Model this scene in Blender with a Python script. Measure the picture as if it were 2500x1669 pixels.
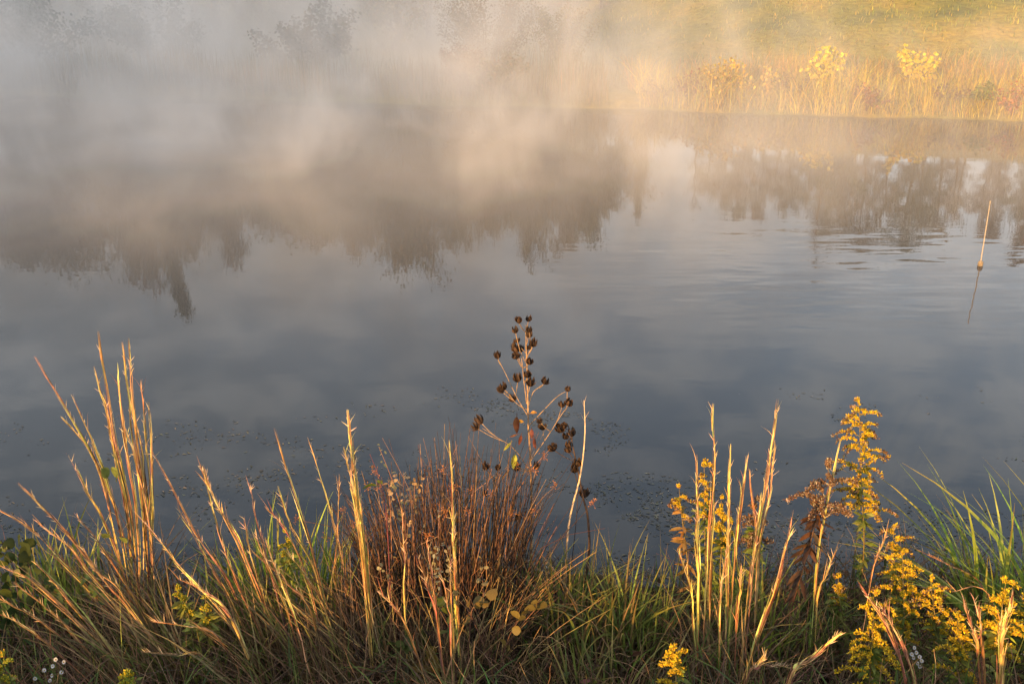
import bpy, math, random
import numpy as np
from mathutils import Vector, noise as mnoise
R = math.radians
SC = bpy.context.scene
COL = SC.collection
for o in list(bpy.data.objects): bpy.data.objects.remove(o)

# ---------------------------------------------------------------- camera
EYE = Vector((0.0, 0.0, 3.0)); PITCH = R(21.4); FPX = 2430.0      # FPX: focal length in photo pixels (photo 2500 x 1669)
cd = bpy.data.cameras.new('camera'); cam = bpy.data.objects.new('camera', cd); COL.objects.link(cam)
cam.location = EYE; cam.rotation_euler = (R(90) - PITCH, 0, 0)
cd.sensor_width = 36.0; cd.lens = 36.0 * FPX / 2500.0; cd.clip_start = 0.05; cd.clip_end = 2000
SC.camera = cam

# ---------------------------------------------------------------- light
SUN_EL = R(13.0); SUN_AZ = (-0.54, -0.84)                          # low morning sun behind the viewer's left shoulder
az = Vector((SUN_AZ[0], SUN_AZ[1], 0)).normalized()
to_sun = Vector((az.x * math.cos(SUN_EL), az.y * math.cos(SUN_EL), math.sin(SUN_EL)))
sl = bpy.data.lights.new('sun', 'SUN'); sun = bpy.data.objects.new('sun', sl); COL.objects.link(sun)
sl.energy = 5.0; sl.angle = R(0.6); sl.color = (1.0, 0.53, 0.15)
sun.rotation_euler = to_sun.to_track_quat('Z', 'Y').to_euler(); sun.location = (-20, -18, 12)

W = bpy.data.worlds.new('World'); SC.world = W; W.use_nodes = True
nt = W.node_tree; nt.nodes.clear()
def wn(t, **k):
    n = nt.nodes.new(t)
    for a, b in k.items(): setattr(n, a, b)
    return n
sky = wn('ShaderNodeTexSky', sky_type='NISHITA', sun_disc=False)
sky.sun_elevation = SUN_EL; sky.sun_rotation = math.atan2(az.x, az.y)
sky.air_density = 1.0; sky.dust_density = 2.0; sky.ozone_density = 1.0
# thin, even veil of morning cloud over the whole sky (it shows in the pond)
tc = wn('ShaderNodeTexCoord')
cb = wn('ShaderNodeMapping'); cb.inputs['Scale'].default_value = (1.0, 1.0, 2.6); nt.links.new(tc.outputs['Generated'], cb.inputs[0])
cn = wn('ShaderNodeTexNoise'); cn.inputs['Scale'].default_value = 13.0; cn.inputs['Detail'].default_value = 4.0; cn.inputs['Roughness'].default_value = 0.5
cn.inputs['Distortion'].default_value = 0.4
nt.links.new(cb.outputs[0], cn.inputs['Vector'])
cr = wn('ShaderNodeMapRange'); cr.inputs[1].default_value = 0.42; cr.inputs[2].default_value = 0.62; cr.inputs[3].default_value = 0.55; cr.inputs[4].default_value = 1.0; nt.links.new(cn.outputs[0], cr.inputs[0])
cs = wn('ShaderNodeMath', operation='MULTIPLY'); cs.inputs[1].default_value = 0.75; nt.links.new(cr.outputs[0], cs.inputs[0])
CLOUD = (6.1, 6.05, 6.05, 1); SKYMUL = 0.15
mixc = wn('ShaderNodeMix', data_type='RGBA'); nt.links.new(cs.outputs[0], mixc.inputs[0]); nt.links.new(sky.outputs[0], mixc.inputs[6])
# the veil is brighter towards the horizon all round, as morning haze is
cz = wn('ShaderNodeSeparateXYZ'); nt.links.new(tc.outputs['Generated'], cz.inputs[0])
ch = wn('ShaderNodeMapRange'); nt.links.new(cz.outputs[2], ch.inputs[0]); ch.inputs[1].default_value = 0.0; ch.inputs[2].default_value = 0.75; ch.inputs[3].default_value = 1.35; ch.inputs[4].default_value = 0.65
cv = wn('ShaderNodeVectorMath', operation='SCALE'); cv.inputs[0].default_value = CLOUD[:3]; nt.links.new(ch.outputs[0], cv.inputs['Scale']); nt.links.new(cv.outputs[0], mixc.inputs[7])
bg = wn('ShaderNodeBackground'); bg.inputs[1].default_value = SKYMUL
nt.links.new(mixc.outputs[2], bg.inputs[0])
wo = wn('ShaderNodeOutputWorld'); nt.links.new(bg.outputs[0], wo.inputs[0])

VS = SC.view_settings
VS.view_transform = 'Standard'; VS.look = 'None'; VS.gamma = 1.0; VS.use_curve_mapping = False; VS.exposure = 1.04
SC.render.engine = 'CYCLES'
CY = SC.cycles
CY.use_denoising = True
try: CY.denoiser = 'OPENIMAGEDENOISE'
except Exception: pass
CY.max_bounces = 10; CY.diffuse_bounces = 3; CY.glossy_bounces = 3; CY.transmission_bounces = 4; CY.volume_bounces = 2; CY.transparent_max_bounces = 8
CY.volume_step_rate = 1.0; CY.volume_max_steps = 256
CY.sample_clamp_indirect = 6.0
# ---------------------------------------------------------------- helpers
RNG = np.random.default_rng(11); random.seed(5)
def tag(o, label=None, cat=None, group=None, kind=None):
    if label: o['label'] = label
    if cat: o['category'] = cat
    if group: o['group'] = group
    if kind: o['kind'] = kind
    return o
def empty(name, loc=(0, 0, 0)):
    o = bpy.data.objects.new(name, None); COL.objects.link(o); o.location = loc; o.empty_display_size = 0.05; return o
def norm(a): return a / np.maximum(np.linalg.norm(a, axis=-1, keepdims=True), 1e-9)
class MB:
    """collects quads (numpy) with a colour per vertex and links them as ONE mesh object"""
    def __init__(s): s.v = []; s.f = []; s.c = []; s.n = 0
    def add(s, v, f, c):
        v = np.asarray(v, float).reshape(-1, 3); s.v.append(v); s.f.append(np.asarray(f, np.int64).reshape(-1, 4) + s.n)
        s.c.append(np.broadcast_to(np.asarray(c, float), (len(v), 3))); s.n += len(v); return s
    def strips(s, P, w, side, C, fold=0.3):
        """P (n,k,3) centre lines, w (n,k) half widths, side (n,3), C (n,3) or (n,k,3): folded blades / leaves"""
        P = np.asarray(P, float); n, k, _ = P.shape; w = np.broadcast_to(np.asarray(w, float), (n, k))
        S = np.asarray(side, float); S = np.repeat(S[:, None, :], k, 1) if S.ndim == 2 else S
        T = norm(np.gradient(P, axis=1)); S = norm(S - T * np.sum(S * T, -1, keepdims=True)); N = np.cross(T, S)
        C = np.asarray(C, float); C = np.repeat(C[:, None, :], k, 1) if C.ndim == 2 else C
        L = P - S * w[..., None] + N * (w * fold)[..., None]; Rr = P + S * w[..., None] + N * (w * fold)[..., None]
        V = np.stack([L, P, Rr], 2).reshape(-1, 3); CC = np.repeat(C[:, :, None, :], 3, 2).reshape(-1, 3)
        i = (np.arange(n)[:, None, None] * k + np.arange(k - 1)[None, :, None]) * 3 + np.arange(2)[None, None, :]
        i = i.reshape(-1); return s.add(V, np.stack([i, i + 1, i + 4, i + 3], 1), CC)
    def tubes(s, P, r, C, m=5):
        P = np.asarray(P, float); n, k, _ = P.shape; r = np.broadcast_to(np.asarray(r, float), (n, k))
        T = norm(np.gradient(P, axis=1)); A = np.zeros_like(T); A[..., 0] = 0.83; A[..., 1] = 0.55; A[..., 2] = 0.06
        U = norm(np.cross(T, A)); Vv = np.cross(T, U); an = np.arange(m) * 2 * np.pi / m
        ring = P[:, :, None, :] + r[:, :, None, None] * (np.cos(an)[None, None, :, None] * U[:, :, None, :] + np.sin(an)[None, None, :, None] * Vv[:, :, None, :])
        C = np.asarray(C, float); C = np.repeat(C[:, None, :], k, 1) if C.ndim == 2 else C
        CC = np.repeat(C[:, :, None, :], m, 2).reshape(-1, 3)
        b = (np.arange(n)[:, None, None] * k + np.arange(k - 1)[None, :, None]) * m; a = np.arange(m)[None, None, :]; a2 = (a + 1) % m
        f = np.stack([b + a, b + a2, b + m + a2, b + m + a], -1).reshape(-1, 4); return s.add(ring.reshape(-1, 3), f, CC)
    def mesh(s, name, mat, smooth=True):
        me = bpy.data.meshes.new(name); V = np.concatenate(s.v); F = np.concatenate(s.f); C = np.concatenate(s.c)
        me.vertices.add(len(V)); me.vertices.foreach_set('co', V.ravel().astype(np.float32))
        me.loops.add(F.size); me.loops.foreach_set('vertex_index', F.ravel().astype(np.int32))
        me.polygons.add(len(F)); me.polygons.foreach_set('loop_start', (np.arange(len(F)) * 4).astype(np.int32)); me.polygons.foreach_set('loop_total', np.full(len(F), 4, np.int32))
        me.polygons.foreach_set('use_smooth', np.full(len(F), smooth))
        me.update(calc_edges=True); ca = me.color_attributes.new('Col', 'FLOAT_COLOR', 'POINT')
        ca.data.foreach_set('color', np.concatenate([C, np.ones((len(C), 1))], 1).ravel().astype(np.float32))
        me.materials.append(mat); return me
    def build(s, name, mat, parent=None, smooth=True):
        o = bpy.data.objects.new(name, s.mesh(name, mat, smooth)); COL.objects.link(o)
        if parent is not None: o.parent = parent
        return o
def jit(c, n, a=0.15, hue=0.06):
    """n colours scattered round the colour (or the colours) c"""
    c = np.atleast_2d(np.asarray(c, float)); c = c[RNG.integers(0, len(c), n)]
    return np.clip(c * np.exp(RNG.normal(0, a, (n, 1))) * np.exp(RNG.normal(0, hue, (n, 3))), 0, 1)
def lerp(a, b, t): return a + (b - a) * t

# photo pixel -> point of the vertical plane y = Y; used once to read real positions off the photograph
cp, sp = math.cos(PITCH), math.sin(PITCH)
def at(px, py, Y):
    u = (px - 1250.0) / FPX; v = (py - 834.5) / FPX
    d = Vector((u, cp - v * sp, -sp - v * cp)); t = Y / d.y; return EYE + d * t
def mirrored(px, py, Y):
    """top of a thing at distance Y whose mirror image in the pond ends at this pixel"""
    dep = PITCH + math.atan((py - 834.5) / FPX); Z = Y * math.tan(dep) - EYE.z
    return Vector(((px - 1250) / FPX * (Y * cp + (EYE.z + Z) * sp), Y, Z))

# ---------------------------------------------------------------- materials
def material(name):
    m = bpy.data.materials.new(name); m.use_nodes = True; n = m.node_tree; n.nodes.clear(); return m, n
def add(n, t, **k):
    x = n.nodes.new(t)
    for a, b in k.items(): setattr(x, a, b)
    return x
def plant_mat(name, transl=0.3, rough=0.6, nscale=60, namp=0.35, spec=0.25, stretch=(1, 1, 0.25)):
    m, n = material(name); L = n.links.new
    at_ = add(n, 'ShaderNodeAttribute', attribute_name='Col'); tc = add(n, 'ShaderNodeTexCoord'); mp = add(n, 'ShaderNodeMapping'); mp.inputs['Scale'].default_value = stretch
    L(tc.outputs['Object'], mp.inputs[0]); no = add(n, 'ShaderNodeTexNoise'); no.inputs['Scale'].default_value = nscale; no.inputs['Detail'].default_value = 3; L(mp.outputs[0], no.inputs['Vector'])
    mr = add(n, 'ShaderNodeMapRange'); mr.inputs[1].default_value = 0.3; mr.inputs[2].default_value = 0.7; mr.inputs[3].default_value = 1 - namp; mr.inputs[4].default_value = 1 + namp; L(no.outputs[0], mr.inputs[0])
    mu = add(n, 'ShaderNodeVectorMath', operation='SCALE'); L(at_.outputs['Color'], mu.inputs[0]); L(mr.outputs[0], mu.inputs['Scale'])
    bs = add(n, 'ShaderNodeBsdfPrincipled'); bs.inputs['Roughness'].default_value = rough; bs.inputs['Specular IOR Level'].default_value = spec; L(mu.outputs[0], bs.inputs['Base Color'])
    out = add(n, 'ShaderNodeOutputMaterial')
    if transl > 0:
        tr = add(n, 'ShaderNodeBsdfTranslucent'); L(mu.outputs[0], tr.inputs[0]); mx = add(n, 'ShaderNodeMixShader'); mx.inputs[0].default_value = transl
        L(bs.outputs[0], mx.inputs[1]); L(tr.outputs[0], mx.inputs[2]); L(mx.outputs[0], out.inputs[0])
    else: L(bs.outputs[0], out.inputs[0])
    return m
M_GRASS = plant_mat('grass_blade', 0.3, 0.5, 40, 0.3, 0.3)
M_STRAW = plant_mat('dry_straw', 0.25, 0.55, 90, 0.4, 0.35, (1, 1, 0.12))
M_LEAF = plant_mat('leaf', 0.35, 0.5, 50, 0.35, 0.3, (1, 1, 1))
M_STEM = plant_mat('woody_stem', 0.0, 0.75, 120, 0.4, 0.2, (1, 1, 0.3))
M_POD = plant_mat('dry_pod', 0.05, 0.7, 150, 0.5, 0.2, (1, 1, 0.5))
M_FLOWER = plant_mat('floret', 0.3, 0.7, 60, 0.25, 0.1, (1, 1, 1))
M_BARK = plant_mat('bark', 0.0, 0.9, 9, 0.5, 0.1, (1, 1, 0.2))
M_CROWN = plant_mat('tree_leaf', 0.35, 0.6, 1.2, 0.45, 0.2, (1, 1, 1))

# ---------------------------------------------------------------- terrain and pond
def near_shore(x): return 4.25 + 0.10 * np.sin(1.3 * x + 0.4) + 0.07 * np.sin(3.1 * x + 1) + 0.004 * x * x
def far_shore(x): return np.interp(x, [-60, -12, -1, 4, 9.7, 20, 34], [25.5, 22.9, 21.2, 20.25, 19.0, 16.5, 13.5]) + 0.10 * np.sin(0.9 * x) + 0.05 * np.sin(2.3 * x + 2)
def terrain(X, Y):
    X = np.asarray(X, float); Y = np.asarray(Y, float)
    sn = Y - near_shore(np.clip(X, -25, 25)); sf = far_shore(X) - Y; sL = X + 16.5 + 0.4 * np.sin(Y * 0.8); sR = 27 - X
    s = np.minimum(np.minimum(sn, sf), np.minimum(sL, sR))
    inside = -np.minimum(0.10 + 0.25 * s, 1.0)
    dn = np.maximum(-sn, 0); zn = 1.12 * (1 - np.exp(-(dn * 0.42) ** 3.2 - 0.05 * dn))
    d = np.maximum(-sf, 0); sig = 1 / (1 + np.exp(-(X - 4.4) / 1.5))
    hill = 0.12 * d + 0.16 * np.maximum(d - 4, 0); hill = 11 * (1 - np.exp(-hill / 11))
    low = 0.03 * d + 0.07 * np.maximum(d - 12, 0); low = 7 * (1 - np.exp(-low / 7))
    zf = 0.2 * (1 - np.exp(-d / 0.25)) + sig * hill + (1 - sig) * low
    dl = np.maximum(-sL, 0); zl = 0.2 * (1 - np.exp(-dl / 0.3)) + np.minimum(0.08 * dl, 2) + 5 * np.clip((dl - 2) / 14, 0, 1) ** 1.2
    dr = np.maximum(-sR, 0); zr = 0.2 * (1 - np.exp(-dr / 0.3)) + np.minimum(0.1 * dr, 3)
    z = np.where(s > 0, inside, np.maximum(np.maximum(zn, zf), np.maximum(zl, zr)))
    return z + np.where(s < -0.3, 0.03 * np.sin(X * 2.1 + Y) * np.sin(Y * 1.7 - X * .6), 0)
def gz(x, y): return float(terrain(x, y))
def axis(parts): return np.unique(np.round(np.concatenate([np.arange(a, b, st) for a, b, st in parts]), 3))
gx = axis([(-500, -60, 40), (-60, -20, 4), (-20, -5, 0.5), (-5, 5, 0.12), (5, 30, 0.5), (30, 60, 3), (60, 541, 40)])
gy = axis([(-400, -20, 40), (-20, -2, 1.5), (-2, 6, 0.12), (6, 17, 1.0), (17, 26, 0.2), (26, 60, 0.8), (60, 120, 5), (120, 601, 40)])
GX, GY = np.meshgrid(gx, gy); GZ = terrain(GX, GY); nx = len(gx)
gi = (np.arange(len(gy) - 1)[:, None] * nx + np.arange(nx - 1)[None, :]).reshape(-1)
gm, n = material('ground_soil_and_turf'); L = n.links.new
tc = add(n, 'ShaderNodeTexCoord'); sx = add(n, 'ShaderNodeSeparateXYZ'); L(tc.outputs['Object'], sx.inputs[0])
n1 = add(n, 'ShaderNodeTexNoise'); n1.inputs['Scale'].default_value = 0.55; n1.inputs['Detail'].default_value = 6; L(tc.outputs['Object'], n1.inputs['Vector'])
n2 = add(n, 'ShaderNodeTexNoise'); n2.inputs['Scale'].default_value = 7; n2.inputs['Detail'].default_value = 5; L(tc.outputs['Object'], n2.inputs['Vector'])
rp = add(n, 'ShaderNodeValToRGB'); L(n1.outputs[0], rp.inputs[0]); e = rp.color_ramp.elements
e[0].position = 0.34; e[0].color = (0.07, 0.09, 0.02, 1); e[1].position = 0.68; e[1].color = (0.28, 0.20, 0.03, 1)
e2 = rp.color_ramp.elements.new(0.5); e2.color = (0.17, 0.16, 0.025, 1)
rs = add(n, 'ShaderNodeValToRGB'); L(n2.outputs[0], rs.inputs[0]); e = rs.color_ramp.elements
e[0].position = 0.35; e[0].color = (0.016, 0.011, 0.006, 1); e[1].position = 0.7; e[1].color = (0.07, 0.05, 0.025, 1)
fy = add(n, 'ShaderNodeMapRange'); fy.inputs[1].default_value = 14; fy.inputs[2].default_value = 18; L(sx.outputs[1], fy.inputs[0])
mxg = add(n, 'ShaderNodeMix', data_type='RGBA'); L(fy.outputs[0], mxg.inputs[0]); L(rs.outputs[0], mxg.inputs[6]); L(rp.outputs[0], mxg.inputs[7])
m2 = add(n, 'ShaderNodeMapRange'); m2.inputs[1].default_value = .3; m2.inputs[2].default_value = .7; m2.inputs[3].default_value = .6; m2.inputs[4].default_value = 1.3; L(n2.outputs[0], m2.inputs[0])
sc_ = add(n, 'ShaderNodeVectorMath', operation='SCALE'); L(mxg.outputs[2], sc_.inputs[0]); L(m2.outputs[0], sc_.inputs['Scale'])
bp = add(n, 'ShaderNodeBump'); bp.inputs['Strength'].default_value = 0.8; bp.inputs['Distance'].default_value = 0.08; L(n2.outputs[0], bp.inputs['Height'])
bs = add(n, 'ShaderNodeBsdfPrincipled'); bs.inputs['Roughness'].default_value = 0.95; bs.inputs['Specular IOR Level'].default_value = 0.05; L(sc_.outputs[0], bs.inputs['Base Color']); L(bp.outputs[0], bs.inputs['Normal'])
L(bs.outputs[0], add(n, 'ShaderNodeOutputMaterial').inputs[0])
ground = MB().add(np.stack([GX, GY, GZ], -1), np.stack([gi, gi + 1, gi + nx + 1, gi + nx], 1), (.2, .2, .1)).build('ground', gm)
tag(ground, 'grassy bank and hill around the pond', kind='structure')

wm, n = material('pond_water'); L = n.links.new
tc = add(n, 'ShaderNodeTexCoord')
mp = add(n, 'ShaderNodeMapping'); mp.inputs['Scale'].default_value = (0.55, 1.9, 1); mp.inputs['Rotation'].default_value = (0, 0, R(-6)); L(tc.outputs['Object'], mp.inputs[0])
w1 = add(n, 'ShaderNodeTexNoise'); w1.inputs['Scale'].default_value = 1.3; w1.inputs['Detail'].default_value = 2; L(mp.outputs[0], w1.inputs['Vector'])
mq = add(n, 'ShaderNodeMapping'); mq.inputs['Scale'].default_value = (1, 2.2, 1); L(tc.outputs['Object'], mq.inputs[0])
w2 = add(n, 'ShaderNodeTexNoise'); w2.inputs['Scale'].default_value = 5; w2.inputs['Detail'].default_value = 2; L(mq.outputs[0], w2.inputs['Vector'])
# a breath of wind ruffles one patch of the pond
w3 = add(n, 'ShaderNodeTexNoise'); w3.inputs['Scale'].default_value = 0.16; w3.inputs['Detail'].default_value = 1; L(tc.outputs['Object'], w3.inputs['Vector'])
dist = add(n, 'ShaderNodeVectorMath', operation='DISTANCE'); mpc = add(n, 'ShaderNodeMapping'); mpc.inputs['Scale'].default_value = (1, 1.5, 1); L(tc.outputs['Object'], mpc.inputs[0])
L(mpc.outputs[0], dist.inputs[0]); dist.inputs[1].default_value = (3.4, 9.6 * 1.5, 0)
pr = add(n, 'ShaderNodeMapRange', interpolation_type='SMOOTHSTEP'); pr.inputs[1].default_value = 3.8; pr.inputs[2].default_value = 0.6; pr.inputs[3].default_value = 0.035; pr.inputs[4].default_value = 1.0; L(dist.outputs['Value'], pr.inputs[0])
a1 = add(n, 'ShaderNodeMath', operation='MULTIPLY'); L(w1.outputs[0], a1.inputs[0]); L(pr.outputs[0], a1.inputs[1])
a2 = add(n, 'ShaderNodeMath', operation='MULTIPLY'); L(w2.outputs[0], a2.inputs[0]); a2.inputs[1].default_value = 0.022
a3 = add(n, 'ShaderNodeMath', operation='ADD'); L(a1.outputs[0], a3.inputs[0]); L(a2.outputs[0], a3.inputs[1])
bp = add(n, 'ShaderNodeBump'); bp.inputs['Strength'].default_value = 1.0; bp.inputs['Distance'].default_value = 0.012; L(a3.outputs[0], bp.inputs['Height'])
bs = add(n, 'ShaderNodeBsdfPrincipled'); bs.inputs['Base Color'].default_value = (0.014, 0.020, 0.026, 1); bs.inputs['Roughness'].default_value = 0.008; bs.inputs['IOR'].default_value = 1.333
L(bp.outputs[0], bs.inputs['Normal']); L(bs.outputs[0], add(n, 'ShaderNodeOutputMaterial').inputs[0])
wv = np.array([[-24, 3.2, 0], [32, 3.2, 0], [32, 26.5, 0], [-24, 26.5, 0.0]])
water = MB().add(wv, [[0, 1, 2, 3]], (.03, .04, .05)).build('water', wm); tag(water, 'still pond water mirroring trees and sky', kind='structure')

# ---------------------------------------------------------------- mist rising off the pond
MIST_D = 0.16
def volume_box(name, lo, hi, mat, label):
    x0, y0, z0 = lo; x1, y1, z1 = hi
    v = [(x0, y0, z0), (x1, y0, z0), (x1, y1, z0), (x0, y1, z0), (x0, y0, z1), (x1, y0, z1), (x1, y1, z1), (x0, y1, z1)]
    f = [(0, 3, 2, 1), (4, 5, 6, 7), (0, 1, 5, 4), (1, 2, 6, 5), (2, 3, 7, 6), (3, 0, 4, 7)]
    o = MB().add(v, f, (1, 1, 1)).build(name, mat, smooth=False); return tag(o, label, kind='stuff')
mm, n = material('steam_fog'); L = n.links.new
tc = add(n, 'ShaderNodeTexCoord'); sx = add(n, 'ShaderNodeSeparateXYZ'); L(tc.outputs['Object'], sx.inputs[0])
def mrange(src, a, b, c, d, smooth=True):
    x = add(n, 'ShaderNodeMapRange', interpolation_type='SMOOTHSTEP' if smooth else 'LINEAR')
    for i, val in enumerate((a, b, c, d)): x.inputs[i + 1].default_value = val
    L(src, x.inputs[0]); return x.outputs[0]
def mth(op, a, b):
    x = add(n, 'ShaderNodeMath', operation=op)
    for i, val in enumerate((a, b)):
        if isinstance(val, (int, float)): x.inputs[i].default_value = val
        else: L(val, x.inputs[i])
    return x.outputs[0]
mp = add(n, 'ShaderNodeMapping'); mp.inputs['Scale'].default_value = (1, 0.7, 0.62); mp.inputs['Rotation'].default_value = (R(12), R(34), 0); mp.inputs['Location'].default_value = (1.3, 2.2, 0.9); L(tc.outputs['Object'], mp.inputs[0])
v1 = add(n, 'ShaderNodeTexNoise'); v1.inputs['Scale'].default_value = 0.58; v1.inputs['Detail'].default_value = 4.0; v1.inputs['Roughness'].default_value = 0.6; v1.inputs['Distortion'].default_value = 0.6; L(mp.outputs[0], v1.inputs['Vector'])
wisp = mrange(v1.outputs[0], 0.42, 0.66, 0.04, 1.9)
layer = mth('MULTIPLY', mrange(sx.outputs[2], 2.2, -0.2, 0.0, 1.0), mrange(sx.outputs[1], 6.2, 15.5, 0.0, 1.0))          # flat layer hugging the water
plume = mth('MULTIPLY', mrange(sx.outputs[2], 6.0, 0.2, 0.0, 1.0), mrange(sx.outputs[1], 10.0, 19.0, 0.0, 1.0))        # plumes that rise from it
fade_x = mrange(sx.outputs[0], -9.0, 8.5, 1.5, 0.13)
low_x = mrange(sx.outputs[0], -9.0, 9.5, 1.45, 0.72)
den = mth('ADD', mth('MULTIPLY', mth('MULTIPLY', layer, mth('ADD', 0.22, mth('MULTIPLY', wisp, 0.50))), low_x), mth('MULTIPLY', mth('MULTIPLY', plume, mth('ADD', 0.14, mth('MULTIPLY', wisp, 0.80))), fade_x))
den = mth('MULTIPLY', den, mrange(sx.outputs[1], 34.0, 27.0, 0.0, 1.0))
den = mth('MULTIPLY', den, mth('MULTIPLY', mrange(sx.outputs[0], -16.0, -13.0, 0.0, 1.0), mrange(sx.outputs[0], 20.0, 16.0, 0.0, 1.0)))
m3 = add(n, 'ShaderNodeMath', operation='MULTIPLY'); L(den, m3.inputs[0]); m3.inputs[1].default_value = MIST_D
vs = add(n, 'ShaderNodeVolumePrincipled'); vs.inputs['Color'].default_value = (0.95, 0.94, 0.93, 1); vs.inputs['Anisotropy'].default_value = 0.0
L(m3.outputs[0], vs.inputs['Density']); L(vs.outputs[0], add(n, 'ShaderNodeOutputMaterial').inputs['Volume'])
mist = volume_box('mist', (-16, 6.4, -1.2), (20, 34, 6.05), mm, 'steam fog drifting over the far half of the pond')
# ---------------------------------------------------------------- trees
def make_tree(seed, H, spread, base_frac, nlimb, leaves, lsize, cols, bark, conical=0.0):
    """trunk mesh (trunk + limbs) and crown mesh (leaf-sized faces in clumps round the twigs)"""
    g = np.random.default_rng(seed); tm = MB(); cm = MB()
    k = 9; t = np.linspace(0, 1, k); wob = np.cumsum(g.normal(0, 0.018 * H, (k, 2)), 0); wob -= wob[0]
    trunk = np.stack([wob[:, 0], wob[:, 1], t * H * 0.96], 1)
    tm.tubes(trunk[None], (0.022 * H * (1 - t * 0.88) + 0.004 * H * np.exp(-t * 25))[None], [bark], 8)
    ends = []; limbs = []; lr = []; subs = []; sr = []
    for i in range(nlimb):
        f = base_frac + (0.97 - base_frac) * (i + g.random()) / nlimb
        b = np.array([np.interp(f, t, trunk[:, j]) for j in range(3)]); a = i * 2.4 + g.normal(0, 0.5)
        shape = (1 - f) / (1 - base_frac); ln = H * spread * (conical * shape + (1 - conical) * math.sin(math.pi * (0.12 + 0.8 * shape)) ** 0.8) * g.uniform(0.65, 1.2)
        up = g.uniform(0.25, 0.8) + 0.5 * f
        dirv = np.array([math.cos(a), math.sin(a), up]); dirv /= np.linalg.norm(dirv)
        q = np.linspace(0, 1, 6)[:, None]; P = b + dirv * ln * q + np.array([0, 0, 1]) * (q ** 2) * ln * 0.12 + np.cumsum(g.normal(0, 0.02 * ln, (6, 3)), 0) * q
        limbs.append(P); lr.append(0.008 * H * (1 - f * 0.6) * (1 - 0.9 * q[:, 0]))
        for j in range(7):
            qq = 0.3 + 0.7 * (j + g.random()) / 7; p0 = np.array([np.interp(qq, q[:, 0], P[:, c]) for c in range(3)])
            d2 = dirv * 0.6 + g.normal(0, 0.7, 3); d2 /= np.linalg.norm(d2); l2 = ln * g.uniform(0.18, 0.42)
            S = p0 + d2 * l2 * np.linspace(0, 1, 4)[:, None]; subs.append(S); sr.append(0.0022 * H * np.linspace(1, 0.25, 4))
            ends.append(S[1:])
    tm.tubes(np.array(limbs), np.array(lr), [bark] * len(limbs), 5); tm.tubes(np.array(subs), np.array(sr), [bark] * len(subs), 3)
    E = np.concatenate(ends); per = max(1, leaves // len(E)); keep = g.random(len(E)) < 0.86; E = E[keep]
    C = np.repeat(E, per, 0) + g.normal(0, 0.034 * H, (len(E) * per, 3)) * np.array([1, 1, 0.75])
    nn = len(C); d = norm(g.normal(0, 1, (nn, 3)) + np.array([0, 0, -0.3])); s = lsize * g.uniform(0.6, 1.3, nn)
    P = C[:, None, :] + d[:, None, :] * (s[:, None] * np.array([0, 0.5, 1.0]))[:, :, None]
    global RNG; old = RNG; RNG = g; clump = np.repeat(np.exp(g.normal(0, 0.22, (len(E), 1))), per, 0); col = jit(cols, nn, 0.2, 0.08) * clump; RNG = old
    cm.strips(P, s[:, None] * np.array([0.18, 0.42, 0.05]), norm(g.normal(0, 1, (nn, 3))), col)
    return tm.mesh('trunk', M_BARK), cm.mesh('crown', M_CROWN)
BR = (0.10, 0.075, 0.05)
G1 = [(.055, .075, .018), (.08, .09, .02), (.05, .06, .02)]; G2 = [(.14, .11, .025), (.10, .10, .02), (.19, .12, .03)]; G3 = [(.16, .075, .025), (.11, .07, .02), (.10, .09, .02)]
PROTO = [make_tree(1, 8, .30, .05, 26, 9000, .12, G1, BR), make_tree(2, 8, .36, .04, 28, 9600, .12, G2, BR), make_tree(3, 8, .26, .06, 26, 8400, .115, G3, BR),
         make_tree(4, 8, .20, .15, 26, 8000, .11, G1, BR, 0.9), make_tree(5, 8, .24, .3, 18, 650, .13, G2, BR)]
def mesh_top(me): a = np.empty(len(me.vertices) * 3, np.float32); me.vertices.foreach_get('co', a); return float(np.quantile(a[2::3], 0.997))
PTOP = [mesh_top(c) for t_, c in PROTO]
TREE_N = 0
def tree(x, y, top, proto, label, wide=1.0, name='tree', group='trees beyond the pond', rot=None):
    global TREE_N; TREE_N += 1
    z = gz(x, y) - 0.05; s = max(top - z, 1.5) / PTOP[proto]
    r = empty(name, (x, y, z)); r.scale = (s * wide, s * wide, s); r.rotation_euler.z = rot if rot is not None else TREE_N * 1.9
    for nm, me in zip(('trunk', 'crown'), PROTO[proto]):
        o = bpy.data.objects.new(nm, me); COL.objects.link(o); o.parent = r
    return tag(r, label, 'tree', group)
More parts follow.
